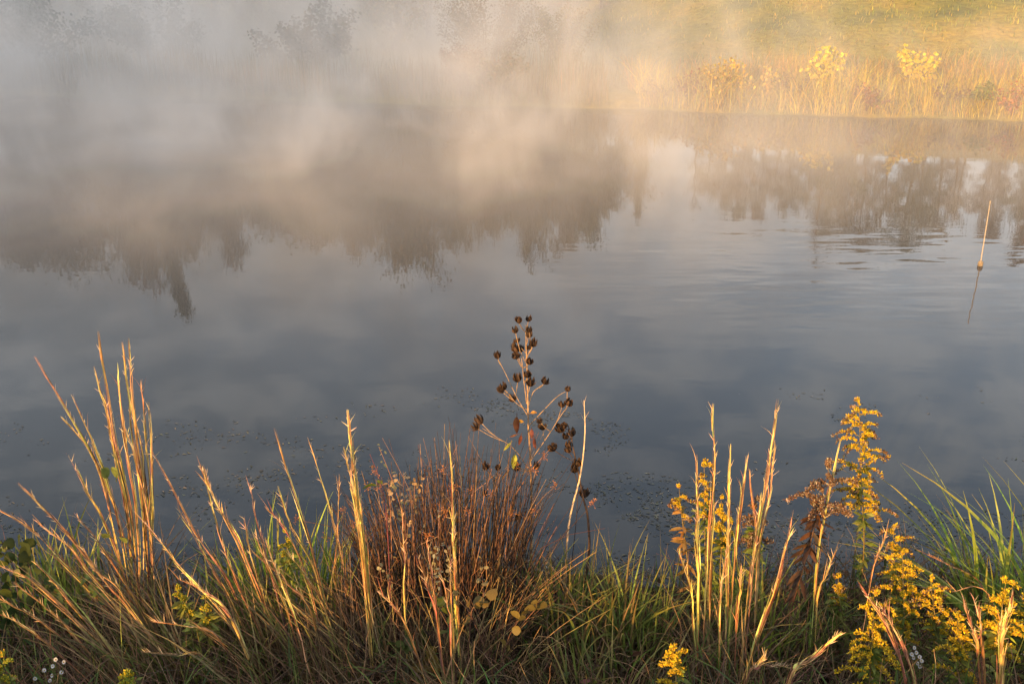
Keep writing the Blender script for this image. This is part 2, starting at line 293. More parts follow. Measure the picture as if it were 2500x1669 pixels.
# tops read off the mirror images in the pond: (pixel x, pixel y of the mirrored top, distance, kind, width, label)
TREES = [
 (-150, 700, 30, 0, 1.10, 'broad dark tree whose reflection is cut by the left edge of the picture'),
 (40, 655, 27, 4, 0.92, 'thin bare-twigged tree reflected beside the left edge'),
 (120, 648, 29, 0, 1.15, 'round dark green tree reflected just right of the bare-twigged one on the far left'),
 (240, 655, 31, 1, 1.20, 'broad olive tree reflected between the dark round tree and the tall spire'),
 (335, 670, 28, 2, 0.60, 'brown-leaved tree crowding the tall spire tree from the left'),
 (428, 785, 30, 3, 0.40, 'tallest narrow spire tree, its reflection reaching lowest on the left side'),
 (392, 705, 31, 2, 0.62, 'brown tree leaning into the tall spire from its left shoulder'),
 (455, 640, 32, 0, 0.55, 'dark tree at the right shoulder of the tall spire'),
 (480, 590, 33, 0, 0.60, 'low dark tree in the dip right of the tall spire'),
 (590, 655, 31, 2, 0.48, 'rust-brown tree with a rounded reflected top right of the first dip'),
 (680, 582, 33, 1, 0.66, 'low olive tree in mist right of the rust-brown rounded one'),
 (800, 600, 32, 0, 0.72, 'dark flat-topped tree in the thick of the mist'),
 (890, 630, 31, 2, 0.60, 'brown tree on the left flank of the widest central reflection'),
 (985, 668, 29, 1, 0.92, 'big full tree making the widest central reflection'),
 (1065, 715, 31, 4, 0.54, 'sparse twiggy tree on the right flank of the widest central reflection'),
 (1120, 612, 34, 0, 0.60, 'dark tree between the central reflection and the next dip'),
 (1210, 580, 34, 2, 0.54, 'small brown tree in the dip left of the lobed reflection'),
 (1300, 657, 30, 1, 0.45, 'olive tree with a lobed reflected top straight above the seed-pod stalk'),
 (1375, 620, 32, 2, 0.54, 'brown tree right of the lobed reflection'),
 (1450, 555, 34, 1, 0.60, 'yellowing tree stepping down towards the sunny hill'),
 (1560, 530, 33, 3, 0.45, 'narrow pointed tree left of the bright gap in the skyline'),
 (1690, 520, 38, 4, 0.94, 'thin twiggy tree on the slope right of the bright gap'),
 (1760, 500, 40, 1, 0.85, 'low golden tree on the slope above the twiggy one'),
 (1850, 530, 42, 2, 0.85, 'rounded brown tree on the crest of the sunny hill'),
 (1985, 640, 36, 4, 0.85, 'tall bare twiggy tree drawing vertical streaks in the water'),
 (2090, 592, 44, 1, 1.02, 'golden-green tree right of the bare streaky one on the crest'),
 (2200, 600, 45, 0, 1.10, 'broad dark green tree on the crest of the sunny hill'),
 (2330, 548, 46, 4, 0.85, 'thin tree on the crest reflected left of the leaning stake'),
 (2500, 622, 44, 2, 1.02, 'broad brown tree reflected beside the right edge'),
 (1800, 525, 41, 0, 1.10, 'green tree filling the skyline right of the bright gap'),
 (1920, 525, 43, 1, 1.10, 'wide golden tree behind the bare streaky one'),
 (2020, 560, 45, 0, 1.10, 'dark tree behind the bare streaky one'),
 (2270, 575, 46, 1, 1.10, 'olive tree on the crest left of the stake reflection'),
 (2410, 570, 47, 2, 1.10, 'brown tree on the crest above the stake'),
 (750, 600, 34, 1, 0.78, 'olive tree filling the mist left of the flat-topped one'),
 (1010, 650, 33, 0, 0.72, 'dark tree behind the big central one'),
 (180, 650, 33, 2, 1.20, 'brown tree behind the round dark one on the far left'),
 (1420, 585, 36, 0, 0.72, 'dark tree behind the yellowing one near the hill'),
 (2650, 600, 42, 0, 1.02, 'dark tree standing past the right edge of the hill'),
 (430, 560, 35, 1, 1.25, 'low olive tree of the back row, right under the spire'),
 (530, 566, 36, 0, 1.25, 'low dark tree of the back row, between the spire and the rust-brown top'),
 (640, 560, 37, 2, 1.25, 'low brown tree of the back row, right of the rust-brown top'),
 (760, 572, 35, 1, 1.25, 'low olive tree of the back row, left of the flat-topped tree'),
 (860, 580, 36, 0, 1.25, 'low dark tree of the back row, under the flat-topped tree'),
 (950, 590, 37, 1, 1.25, 'low olive tree of the back row, under the big central crown, left side'),
 (1060, 585, 35, 2, 1.25, 'low brown tree of the back row, under the big central crown, right side'),
 (1160, 555, 36, 1, 1.25, 'low olive tree of the back row, in the second dip'),
 (1250, 560, 37, 0, 1.25, 'low dark tree of the back row, left of the lobed crown'),
 (1340, 565, 35, 2, 1.25, 'low brown tree of the back row, right under the lobed crown'),
 (1430, 535, 36, 1, 1.25, 'low olive tree of the back row, left of the yellowing tree'),
 (1510, 505, 37, 1, 1.25, 'low golden tree of the back row, at the foot of the pointed tree'),
 (1730, 478, 39, 1, 1.35, 'low golden tree of the hillside row, just right of the bright gap'),
 (1810, 490, 40, 2, 1.35, 'low brown tree of the hillside row, under the green skyline tree'),
 (1890, 488, 41, 1, 1.35, 'low olive tree of the hillside row, left of the bare streaky tree'),
 (1970, 498, 39, 0, 1.35, 'low dark tree of the hillside row, at the foot of the bare streaky tree'),
 (2060, 515, 40, 2, 1.35, 'low brown tree of the hillside row, right of the bare streaky tree'),
 (2150, 530, 41, 1, 1.35, 'low olive tree of the hillside row, under the golden-green crown'),
 (2240, 525, 39, 0, 1.35, 'low dark tree of the hillside row, under the broad dark crown'),
 (2320, 515, 40, 1, 1.35, 'low olive tree of the hillside row, left of the stake'),
 (2400, 520, 41, 2, 1.35, 'low brown tree of the hillside row, right behind the stake'),
 (2490, 540, 39, 0, 1.35, 'low dark tree of the hillside row, at the right edge'),
]
for px, py, D, pk, wd, lab in TREES:
    p = mirrored(px, py, D); tree(p.x, p.y, p.z, pk, lab, wd)
# stand of trees on the left-hand bank: it keeps the far left of the pond in shade
SHADE = [(-18, 9.5, 9, 0, 'round'), (-19, 13, 9.5, 1, 'olive'), (-18, 16.5, 9.5, 2, 'brown'), (-20, 19.5, 10, 0, 'broad'), (-18.5, 5.5, 9.2, 1, 'golden'), (-14.0, -0.5, 8.6, 0, 'nearest dark'), (-16.0, 2.0, 9, 1, 'leafy'), (-16.5, -4.5, 8.6, 2, 'rusty'), (-18, -1.0, 9.2, 0, 'tall dark'), (-21.5, 2.5, 9.6, 0, 'big dark'), (-22.5, 8, 9.6, 1, 'yellowing')]
for i, (x, y, h, pk, wrd) in enumerate(SHADE):
    tree(x, y, h, pk, 'the %s tree of the stand outside the left edge that shades the pond' % wrd, 1.45, group='shade trees on the left bank')
# ---------------------------------------------------------------- far bank vegetation
def blades(mb, base, h, out, lean, w, cols, k=5, droop=0.35, tipc=None, bright=None):
    """base (n,3), h (n,), out (n,2) unit directions, lean (n,) sideways reach, w (n,) half width"""
    n = len(base); u = np.linspace(0, 1, k)
    reach = lean[:, None] * u[None] ** 1.7; up = h[:, None] * (u[None] - droop * (lean / np.maximum(h, 1e-3))[:, None] * 0.5 * u[None] ** 3)
    P = base[:, None, :] + np.stack([out[:, 0:1] * reach, out[:, 1:2] * reach, up], -1)
    side = norm(np.stack([-out[:, 1], out[:, 0], np.zeros(n)], 1) + RNG.normal(0, 0.5, (n, 3)))
    wid = w[:, None] * np.clip(np.minimum(0.55 + 1.2 * u, 1.9 * (1 - u) + 0.03), 0.03, 1)[None]
    C = np.repeat(cols[:, None, :], k, 1)
    if tipc is not None: C = C + (np.asarray(tipc) - C) * (np.clip(u - 0.55, 0, 1) * 1.6)[None, :, None] * RNG.random((n, 1, 1))
    mb.strips(P, wid, side, C, 0.35); return P
def rdir(n): a = RNG.uniform(0, 2 * np.pi, n); return np.stack([np.cos(a), np.sin(a)], 1)
def ground_pts(x, y): return np.stack([x, y, terrain(x, y)], 1)
STRAW = [(.48, .36, .04), (.54, .42, .045), (.40, .27, .04), (.30, .26, .035), (.52, .43, .03)]
def bank_band(name, label, x0, x1, d0, d1, n, h0, h1, cols, w=0.006, lean=0.25):
    mb = MB(); x = RNG.uniform(x0, x1, n); d = d0 + (d1 - d0) * RNG.random(n) ** 1.3; y = far_shore(x) + d
    patch = np.array([mnoise.noise(Vector((a * 0.9, b * 0.9, 3.3))) for a, b in zip(x, y)])
    h = (h0 + (h1 - h0) * RNG.random(n)) * (1 + 0.85 * patch); blades(mb, ground_pts(x, y), h, rdir(n), h * lean * RNG.random(n), w * RNG.uniform(.6, 1.4, n), jit(cols, n, .22, .07) * (1 + 0.4 * patch[:, None]), 4)
    return tag(mb.build(name, M_GRASS), label, kind='stuff')
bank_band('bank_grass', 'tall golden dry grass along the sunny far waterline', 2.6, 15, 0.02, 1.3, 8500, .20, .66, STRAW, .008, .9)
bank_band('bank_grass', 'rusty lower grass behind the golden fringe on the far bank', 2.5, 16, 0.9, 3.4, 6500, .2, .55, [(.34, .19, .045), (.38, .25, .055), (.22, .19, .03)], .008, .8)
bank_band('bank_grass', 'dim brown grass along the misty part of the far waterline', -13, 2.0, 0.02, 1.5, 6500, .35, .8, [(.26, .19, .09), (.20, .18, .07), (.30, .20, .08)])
bank_band('meadow_grass', 'short green and tan grass covering the hillside', 2.0, 26, 3.0, 22, 17000, .05, .13, [(.17, .19, .02), (.25, .22, .025), (.13, .16, .02), (.32, .24, .03)], .012, .8)
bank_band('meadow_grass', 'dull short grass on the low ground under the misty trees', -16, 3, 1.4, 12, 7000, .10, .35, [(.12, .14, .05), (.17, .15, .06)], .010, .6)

def leaf_set(mb, C, d, s, cols, wide=0.45, k=4, fold=0.25):
    """n simple leaves: C (n,3) stalk points, d (n,3) directions, s (n,) lengths"""
    n = len(C); u = np.linspace(0, 1, k); d = norm(d)
    P = C[:, None, :] + d[:, None, :] * (s[:, None] * u)[:, :, None]; P[:, :, 2] -= (0.25 * s[:, None] * u ** 2)
    sh = np.sin(np.pi * np.clip(u * 0.94 + 0.06, 0, 1)) ** 0.75; sh[-1] = 0.04
    mb.strips(P, s[:, None] * wide * sh[None], RNG.normal(0, 1, (n, 3)), cols, fold)
def shrub(name, label, cat, px, Y, w, h, nst, nleaf, ls, cols, stemc=(.16, .09, .05), group=None, x=None):
    if x is None: x = at(px, 300, Y).x
    z = gz(x, Y); r = empty(name, (x, Y, z)); tag(r, label, cat, group)
    a = RNG.uniform(0, 2 * np.pi, nst); rad = w * np.sqrt(RNG.random(nst)); k = 6; u = np.linspace(0, 1, k)
    hh = h * RNG.uniform(.55, 1.0, nst) * (1 - 0.35 * (rad / w) ** 2)
    P = np.stack([np.cos(a)[:, None] * rad[:, None] * (0.15 + u ** 1.2), np.sin(a)[:, None] * rad[:, None] * (0.15 + u ** 1.2), hh[:, None] * u], -1) + np.cumsum(RNG.normal(0, .02 * h, (nst, k, 3)), 1) * u[None, :, None]
    MB().tubes(P, (0.010 * h * (1 - .8 * u))[None] * np.ones((nst, 1)), jit(stemc, nst), 4).build('stem', M_STEM, r)
    i = RNG.integers(0, nst, nleaf); t = 0.3 + 0.7 * RNG.random(nleaf) ** 0.7; f = t * (k - 1); j = np.minimum(f.astype(int), k - 2); fr = (f - j)[:, None]
    C = P[i, j] * (1 - fr) + P[i, j + 1] * fr + RNG.normal(0, .045 * h, (nleaf, 3))
    m = MB(); leaf_set(m, C, RNG.normal(0, 1, (nleaf, 3)) + [0, 0, .2], ls * RNG.uniform(.6, 1.3, nleaf), jit(cols, nleaf, .2, .07), .4); m.build('foliage', M_LEAF, r); return r
YEL = [(.66, .50, .02), (.70, .55, .03), (.54, .44, .02)]
shrub('yellow_shrub', 'bright yellow leafy shrub standing above the golden grass, left of a matching one', 'shrub', 2005, far_shore(6.0) + .9, .50, 1.15, 10, 420, .085, YEL, group='yellow shrubs on the far bank')
shrub('yellow_shrub', 'bright yellow leafy shrub above the golden grass, the further right of two', 'shrub', 2215, far_shore(7.6) + 1.2, .55, 1.2, 9, 360, .085, YEL, group='yellow shrubs on the far bank')
for i, (px, hh, lab) in enumerate([(1725, .95, 'yellow flowering tall weed at the left end of the golden bank'), (1762, 1.08, 'tallest yellow flowering weed on the golden bank'), (1800, .85, 'yellow flowering weed right of the tallest one on the golden bank'), (1865, .85, 'lone yellow flowering weed between the weeds and the first yellow shrub')]):
    shrub('yellow_weed', lab, 'weed', px, far_shore(4.3) + .35 + .1 * (i % 2), .22, hh, 8, 240, .06, [(.60, .42, .04), (.52, .36, .05), (.40, .32, .06)], group='yellow weeds on the golden bank')
for i, (px, hh, w_, cc, lab) in enumerate([(1600, .55, .35, (.34, .24, .06), 'pale gold weed clump where the golden bank fades into mist'), (1680, .7, .3, (.30, .14, .05), 'russet weed clump left of the yellow weeds'), (1930, .6, .35, (.24, .16, .05), 'brown weed clump under the first yellow shrub'), (2110, .62, .4, (.34, .17, .05), 'russet weed clump between the two yellow shrubs'), (2300, .6, .4, (.20, .13, .05), 'dark brown weed clump right of the second yellow shrub'), (2390, .5, .35, (.20, .22, .03), 'fresh green weed clump low at the waterline on the right'), (2470, .65, .4, (.36, .16, .05), 'reddish weed clump beside the rusty post')]):
    shrub('bank_weed', lab, 'weed', px, far_shore((px - 1250) / 128) + .15 + .12 * (i % 3), w_, hh, 14, 420, .05, [cc, tuple(v * .75 for v in cc)], group='weed clumps on the far bank')
shrub('green_bush', 'round green bush half way up the sunny hillside', 'bush', 0, 31.5, 1.0, 1.9, 16, 3000, .08, [(.10, .12, .03), (.13, .14, .03)], x=10.2)
shrub('red_bush', 'dusky red bush where the sunlit bank meets the grey mist', 'bush', 1130, far_shore(-1) + .35, .65, 1.15, 24, 6000, .036, [(.20, .07, .04), (.26, .11, .05), (.16, .09, .04)])
shrub('pale_bush', 'pale tan bush beside the dusky red bush in the mist', 'bush', 1215, far_shore(-.2) + .5, .75, 1.0, 16, 2400, .05, [(.34, .24, .11), (.28, .22, .09)])
shrub('brown_bush', 'tall brown bush behind the dusky red one', 'bush', 1185, far_shore(-1) + 2.6, 1.1, 2.3, 22, 8000, .042, [(.17, .12, .05), (.20, .13, .04)])
shrub('olive_bush', 'olive bush with a lighter top between the trees and the hill', 'bush', 1370, far_shore(0) + 2.8, .9, 1.7, 20, 6500, .042, [(.22, .18, .05), (.27, .20, .06)])
shrub('dark_bush', 'dark green bush sunk in the grey mist at the left edge', 'bush', 90, 25.0, 1.6, 2.6, 20, 4500, .08, [(.05, .07, .025), (.07, .08, .03)])
shrub('grey_bush', 'grey-green bush in the mist right of the dark one', 'bush', 420, 25.5, 1.5, 2.0, 18, 3600, .08, [(.07, .08, .035), (.09, .08, .03)])
shrub('misty_bush', 'low bush barely showing in the thickest mist', 'bush', 760, 24.5, 1.3, 1.7, 18, 3600, .08, [(.09, .08, .04), (.12, .09, .04)])
# thin rusty post cut by the right edge
p = at(2496, 185, 20.6); z0 = gz(p.x, p.y)
pm = MB().tubes([[(p.x, p.y, z0 - .1), (p.x, p.y, z0 + .5), (p.x + .01, p.y, p.z), (p.x + .01, p.y, p.z + .004)]], [[.028, .027, .026, .002]], [(.34, .15, .07)], 8).build('fence_post', M_STEM)
tag(pm, 'thin rusty post on the far bank at the right edge', 'post')
# leaning stake in the pond
b = at(2393, 648, 11.45); b.z = 0; tp = at(2418, 490, 11.45 + .05)
b = Vector(((2393 - 1250) / FPX * (9.8 * cp + 3 * sp), 9.8, 0)); tp = at(2418, 490, 9.85)
st = empty('marker_stake', b); tag(st, 'pale thin stake leaning out of the open water near the right edge', 'stake')
dv = np.array(tp - b); dv = dv.tolist(); dv = np.array(dv); u = np.linspace(-.35, 1, 7)[:, None]
MB().tubes([dv * u], [np.linspace(.0065, .0045, 7)], [(.36, .31, .25)], 8).build('pole', M_STEM, st)
MB().tubes([[(0, 0, -.06), (0, 0, -.058), (0, 0, .035), (0, 0, .05), (0, 0, .052)]], [[.003, .024, .027, .018, .002]], [(.20, .16, .11)], 12).build('float', M_STEM, st)
# ---------------------------------------------------------------- near bank: plants
def foot(px, Y):
    """point of the near bank at distance Y under photo column px"""
    z = 0.3
    for _ in range(4): x = (px - 1250) / FPX * (Y * cp + (EYE.z - z) * sp); z = gz(x, Y)
    return Vector((x, Y, max(z, -0.05) - 0.02))
def spline(pts, k):
    """smooth curve through 3+ points, k samples"""
    P = np.array([list(p) for p in pts], float); P = np.vstack([2 * P[0] - P[1], P, 2 * P[-1] - P[-2]]); m = len(P) - 3; out = []
    for t in np.linspace(0, m - 1e-6, k):
        i = int(t); f = t - i; a, b, c, d = P[i:i + 4]; out.append(.5 * (2 * b + (c - a) * f + (2 * a - 5 * b + 4 * c - d) * f ** 2 + (3 * b - a - 3 * c + d) * f ** 3))
    return np.array(out)
def path(pix, Y0, Y1, k=16):
    """pix: photo pixels base -> tip (the base column only), Y0 / Y1 distance at base and tip"""
    m = len(pix) - 1; pts = [foot(pix[0][0], Y0)] + [at(px, py, Y0 + (Y1 - Y0) * (i + 1) / m) for i, (px, py) in enumerate(pix[1:])]
    return spline(pts, k)
GOLD = [(.74, .52, .16), (.78, .62, .19), (.64, .37, .13), (.50, .22, .11), (.50, .50, .14), (.28, .13, .08), (.68, .44, .21)]
RUST = [(.52, .28, .12), (.58, .34, .15), (.42, .19, .09), (.50, .36, .13)]
BROWN = [(.28, .18, .09), (.34, .22, .10), (.20, .12, .06), (.30, .24, .10)]
PURP = [(.42, .18, .13), (.50, .26, .16), (.34, .16, .13), (.48, .36, .16)]
def along(P, u):
    f = np.clip(u, 0, 1) * (len(P) - 1); i = np.minimum(f.astype(int), len(P) - 2); fr = (f - i)[..., None]; return P[i] * (1 - fr) + P[i + 1] * fr
def stalk_mesh(P, cols, thick=1.0, strands=16, lo=0.12):
    """broomsedge stalk: culm wrapped in overlapping narrow sheaths that flare a little, feathery pale tip"""
    mb = MB(); k = len(P); u = np.linspace(0, 1, k); ln = np.linalg.norm(P[-1] - P[0])
    mb.tubes(P[None], (0.0032 * thick * (1 - .97 * u ** 1.5))[None], np.repeat(jit(cols, 1)[:, None], k, 1), 5)
    n = strands; u0 = lo + (0.93 - lo) * np.sort(RNG.random(n)); l = RNG.uniform(.14, .30, n); u1 = np.minimum(u0 + l, 1.0); kk = 7
    uu = u0[:, None] + (u1 - u0)[:, None] * np.linspace(0, 1, kk)[None]; S = along(P, uu)
    T = norm(P[-1] - P[0]); off = RNG.normal(0, 1, (n, 3)); off = norm(off - T * (off @ T)[:, None])
    fl = (0.0025 + 0.0105 * np.linspace(0, 1, kk)[None] ** 1.4 * RNG.uniform(.35, 1.25, (n, 1)) * (1 - 0.8 * u1[:, None] ** 4)) * thick
    S = S + off[:, None, :] * fl[..., None]; s = np.linspace(0, 1, kk)
    w = 0.0036 * thick * RNG.uniform(.7, 1.25, (n, 1)) * np.clip(np.minimum(.5 + 2 * s, 1.5 * (1 - s) + .04), .03, 1)[None] * (1 - .45 * u1[:, None] ** 3)
    C = jit(cols, n, .30, .12)[:, None, :] * (1 + .25 * (s - .4))[None, :, None] * np.where(RNG.random((n, 1, 1)) < .34, .38, 1)
    mb.strips(S, w, np.cross(off, T), np.clip(C, 0, .85), .5)
    na = max(3, strands // 4); ua = RNG.uniform(.25, .96, na); SA = along(P, ua); oa = RNG.normal(0, 1, (na, 3)); oa[:, 1] *= .6; da = norm(T + .16 * oa); qa = np.linspace(0, 1, 6)
    la = RNG.uniform(.04, .10, (na, 1)); AP = SA[:, None] + da[:, None] * (la * qa)[..., None] + (oa * .014)[:, None] * (qa ** 2)[None, :, None]
    mb.strips(AP, .0021 * thick * np.array([[.8, 1, .9, .7, .4, .05]]), np.cross(oa, T), jit(cols, na, .25, .1), .4)
    m = int(strands * .8); u0 = RNG.uniform(.55, .97, m); S0 = along(P, u0); o2 = RNG.normal(0, 1, (m, 3)); d = norm(T + .32 * o2); q = np.linspace(0, 1, 3)
    mb.strips(S0[:, None] + d[:, None] * (RNG.uniform(.015, .045, (m, 1)) * q)[..., None], 0.0013 * thick * np.array([[1, .8, .1]]), o2, jit((.70, .52, .32), m), .2)
    return mb
def broomsedge(label, stalks, cols=GOLD, strands=16, basal=30, bh=.35, name='broomsedge', group='broomsedge clumps', lo=.12):
    """stalks: (pixels base->tip, Y0, Y1, thickness[, colours])"""
    Ps = [path(s[0], s[1], s[2]) + np.cumsum(RNG.normal(0, .0022, (16, 3)), 0) * np.array([1, 1, .2]) for s in stalks]; c = np.mean([p[0] for p in Ps], 0); r = empty(name, c); tag(r, label, 'grass', group)
    for s, P in zip(stalks, Ps): stalk_mesh(P - c, s[4] if len(s) > 4 else cols, s[3], strands, lo).build('stalk', M_STRAW, r)
    if basal:
        i = RNG.integers(0, len(Ps), basal); b = np.array([Ps[j][0] for j in i]) - c + RNG.normal(0, .03, (basal, 3)) * [1, 1, 0]
        mb = MB(); h = bh * RNG.uniform(.5, 1.3, basal); dirs = np.array([Ps[j][8] - Ps[j][0] for j in i])[:, :2]; dirs = norm(dirs + RNG.normal(0, .12, (basal, 2)))
        blades(mb, b, h, dirs, h * RNG.uniform(.2, .9, basal), .0035 * RNG.uniform(.6, 1.3, basal), jit(BROWN + [(.22, .24, .06), (.14, .09, .05)], basal, .3) * .7, 6); mb.build('basal_leaves', M_STRAW, r)
    return r
Y = 4.0
broomsedge('tall upright broomsedge clump on the far left, its golden tips highest of all the grass', [
 ([(330,), (277, 1298), (232, 1132), (83, 871)], 3.9, 4.1, 1.0), ([(335,), (325, 1290), (282, 1080), (238, 811)], 3.95, 4.1, 1.15), ([(350,), (345, 1250), (318, 1040), (292, 836)], 3.95, 4.05, .9),
 ([(365,), (352, 1240), (338, 1030), (316, 822)], 3.9, 4.05, 1.1), ([(325,), (310, 1260), (268, 1060), (223, 894)], 4.0, 4.1, .9), ([(340,), (330, 1270), (300, 1080), (274, 911)], 3.9, 4.0, 1.1),
 ([(330,), (318, 1270), (285, 1120), (253, 958)], 4.0, 4.1, .9), ([(330,), (290, 1280), (240, 1110), (176, 961)], 3.9, 4.05, .9), ([(335,), (295, 1280), (235, 1120), (154, 1013)], 4.0, 4.1, .9),
 ([(370,), (372, 1260), (368, 1110), (360, 977)], 3.95, 4.1, .95), ([(380,), (378, 1330), (352, 1160), (318, 1044)], 3.85, 3.95, .9), ([(375,), (366, 1260), (350, 1120), (332, 1021)], 4.0, 4.1, .8),
 ([(340,), (270, 1300), (214, 1190), (164, 1102)], 3.9, 4.0, .85), ([(360,), (350, 1200), (330, 1020), (308, 880)], 4.0, 4.1, .9), ([(375,), (362, 1180), (350, 1060), (338, 930)], 4.02, 4.15, .8)], GOLD, 22, 60, .5)
broomsedge('straw bunch bent hard to the left across the lower left corner, tips off the edge', [
 ([(400,), (170, 1390), (80, 1290), (-30, 1220)], 3.6, 3.8, 1.0), ([(410,), (230, 1380), (130, 1270), (39, 1182)], 3.65, 3.85, 1.05), ([(420,), (250, 1440), (160, 1330), (86, 1270)], 3.5, 3.6, .9),
 ([(400,), (250, 1560), (150, 1440), (86, 1370)], 3.4, 3.5, 1.0), ([(380,), (190, 1520), (90, 1430), (-20, 1375)], 3.4, 3.5, .9), ([(350,), (160, 1560), (80, 1500), (-20, 1445)], 3.3, 3.4, .8),
 ([(430,), (330, 1460), (250, 1340), (191, 1254)], 3.6, 3.7, .9), ([(300,), (150, 1600), (60, 1530), (-30, 1490)], 3.25, 3.3, .8), ([(440,), (340, 1520), (260, 1420), (200, 1330)], 3.45, 3.5, .9),
 ([(450,), (370, 1560), (280, 1440), (215, 1380)], 3.4, 3.45, .8), ([(330,), (220, 1600), (120, 1500), (20, 1420)], 3.3, 3.35, .8)], RUST + BROWN, 20, 120, .55)
broomsedge('straw clump leaning left in the lower left, forked pale tips above dark water', [
 ([(660,), (554, 1420), (476, 1298), (355, 1071)], 3.55, 3.9, 1.0), ([(680,), (530, 1480), (420, 1360), (321, 1246)], 3.4, 3.6, 1.0), ([(660,), (560, 1500), (490, 1440), (418, 1406)], 3.3, 3.4, 1.1),
 ([(710,), (587, 1354), (520, 1221), (482, 1127)], 3.55, 3.8, 1.0), ([(720,), (600, 1350), (535, 1220), (505, 1132)], 3.5, 3.8, .95), ([(730,), (660, 1400), (626, 1260), (614, 1179)], 3.6, 3.8, .8, PURP),
 ([(700,), (640, 1440), (610, 1330), (597, 1254)], 3.5, 3.6, .8), ([(690,), (590, 1450), (540, 1330), (495, 1190)], 3.5, 3.7, .9), ([(640,), (560, 1460), (500, 1360), (430, 1230)], 3.55, 3.75, .85),
 ([(650,), (530, 1560), (450, 1530), (360, 1520)], 3.2, 3.25, .8, BROWN), ([(600,), (500, 1610), (420, 1600), (340, 1590)], 3.15, 3.2, .8, BROWN), ([(760,), (700, 1480), (650, 1370), (620, 1290)], 3.4, 3.5, .8)], GOLD + BROWN, 18, 110, .5)
broomsedge('straw clump leaning left in front of the bright green tuft', [
 ([(840,), (783, 1445), (733, 1262), (664, 1046)], 3.6, 3.85, 1.05), ([(800,), (760, 1440), (700, 1300), (641, 1230)], 3.5, 3.6, .9, PURP), ([(830,), (770, 1400), (710, 1290), (676, 1184)], 3.55, 3.7, .9),
 ([(780,), (731, 1532), (685, 1410), (648, 1312)], 3.3, 3.4, 1.0), ([(820,), (760, 1500), (700, 1420), (610, 1340)], 3.35, 3.4, .9, BROWN), ([(850,), (800, 1500), (740, 1400), (690, 1340)], 3.4, 3.45, .8, BROWN),
 ([(870,), (850, 1440), (820, 1289), (756, 1069)], 3.7, 3.95, .8), ([(815,), (818, 1420), (825, 1280), (829, 1156)], 3.7, 3.85, .75, RUST)], GOLD + BROWN, 16, 100, .5)
broomsedge('thick bright golden stalk pair standing alone left of the brown rush clump', [
 ([(915,), (893, 1390), (861, 1152), (850, 998)], 3.4, 3.75, 1.5), ([(912,), (890, 1390), (868, 1220), (844, 1088)], 3.4, 3.65, .8), ([(920,), (903, 1400), (880, 1240), (862, 1060)], 3.42, 3.7, 1.1)], GOLD, 30, 24, .4)
broomsedge('thin yellow stalk rising straight through the brown rushes', [([(995,), (988, 1450), (983, 1330), (976, 1225)], 3.4, 3.6, .7)], GOLD, 12, 8, .3)
broomsedge('golden stalk with spear tip in front of the brown rush clump', [([(1125,), (1109, 1408), (1107, 1271), (1093, 1074)], 3.35, 3.65, 1.05), ([(1130,), (1120, 1500), (1116, 1380), (1110, 1250)], 3.35, 3.5, .7)], GOLD, 24, 14, .35)
broomsedge('pinkish straw stalks fanning up at the bottom centre', [
 ([(1100,), (1070, 1520), (1040, 1430), (1017, 1349)], 3.2, 3.3, .8), ([(1110,), (1095, 1540), (1080, 1470), (1068, 1413)], 3.15, 3.2, .8), ([(1105,), (1100, 1520), (1095, 1420), (1090, 1344)], 3.2, 3.3, .8), ([(1090,), (1065, 1480), (1050, 1390), (1042, 1308)], 3.25, 3.35, .9),
 ([(1070,), (1010, 1560), (960, 1480), (920, 1440)], 3.15, 3.2, .7)], RUST + PURP, 14, 60, .35)
broomsedge('upright golden clump right of centre, tall spears against the dark water', [
 ([(1700,), (1703, 1400), (1698, 1250), (1692, 1110)], 3.4, 3.7, 1.15), ([(1716,), (1725, 1386), (1740, 1156), (1738, 984)], 3.45, 3.8, 1.0), ([(1768,), (1772, 1420), (1777, 1271), (1780, 1083)], 3.4, 3.7, 1.1), ([(1775,), (1793, 1409), (1816, 1225), (1833, 1108)], 3.45, 3.7, 1.1),
 ([(1810,), (1839, 1326), (1867, 1170), (1894, 973)], 3.45, 3.8, 1.2), ([(1840,), (1850, 1350), (1878, 1198), (1893, 1071)], 3.5, 3.75, .85), ([(1795,), (1853, 1537), (1899, 1409), (1938, 1244)], 3.2, 3.4, 1.2), ([(1705,), (1690, 1500), (1677, 1427), (1649, 1335)], 3.4, 3.5, .9),
 ([(1830,), (1850, 1400), (1838, 1260), (1823, 1147)], 3.5, 3.7, .8, RUST), ([(1730,), (1737, 1400), (1744, 1260), (1741, 1150)], 3.5, 3.7, .8), ([(1800,), (1830, 1440), (1850, 1300), (1865, 1200)], 3.4, 3.6, .8), ([(1760,), (1755, 1500), (1765, 1400), (1772, 1330)], 3.3, 3.4, .8), ([(1790,), (1800, 1500), (1812, 1420), (1815, 1380)], 3.3, 3.4, .8)], GOLD, 24, 60, .4)
broomsedge('pair of thick orange stalks leaning right at the bottom right of centre', [([(1880,), (1930, 1640), (1969, 1610), (2058, 1542)], 2.95, 3.05, 1.5), ([(1800,), (1830, 1650), (1850, 1630), (1876, 1601)], 2.95, 3.0, 1.2), ([(1760,), (1830, 1640), (1890, 1625), (1960, 1640)], 3.0, 3.0, .6, BROWN)], GOLD, 26, 10, .2, lo=.0)
broomsedge('slim golden stalk crossing in front of the tall goldenrod', [([(1975,), (1992, 1409), (2015, 1243), (2054, 1074)], 3.5, 3.8, .9), ([(1985,), (1990, 1460), (2005, 1400), (2028, 1326)], 3.5, 3.65, .7)], GOLD, 18, 8, .3)
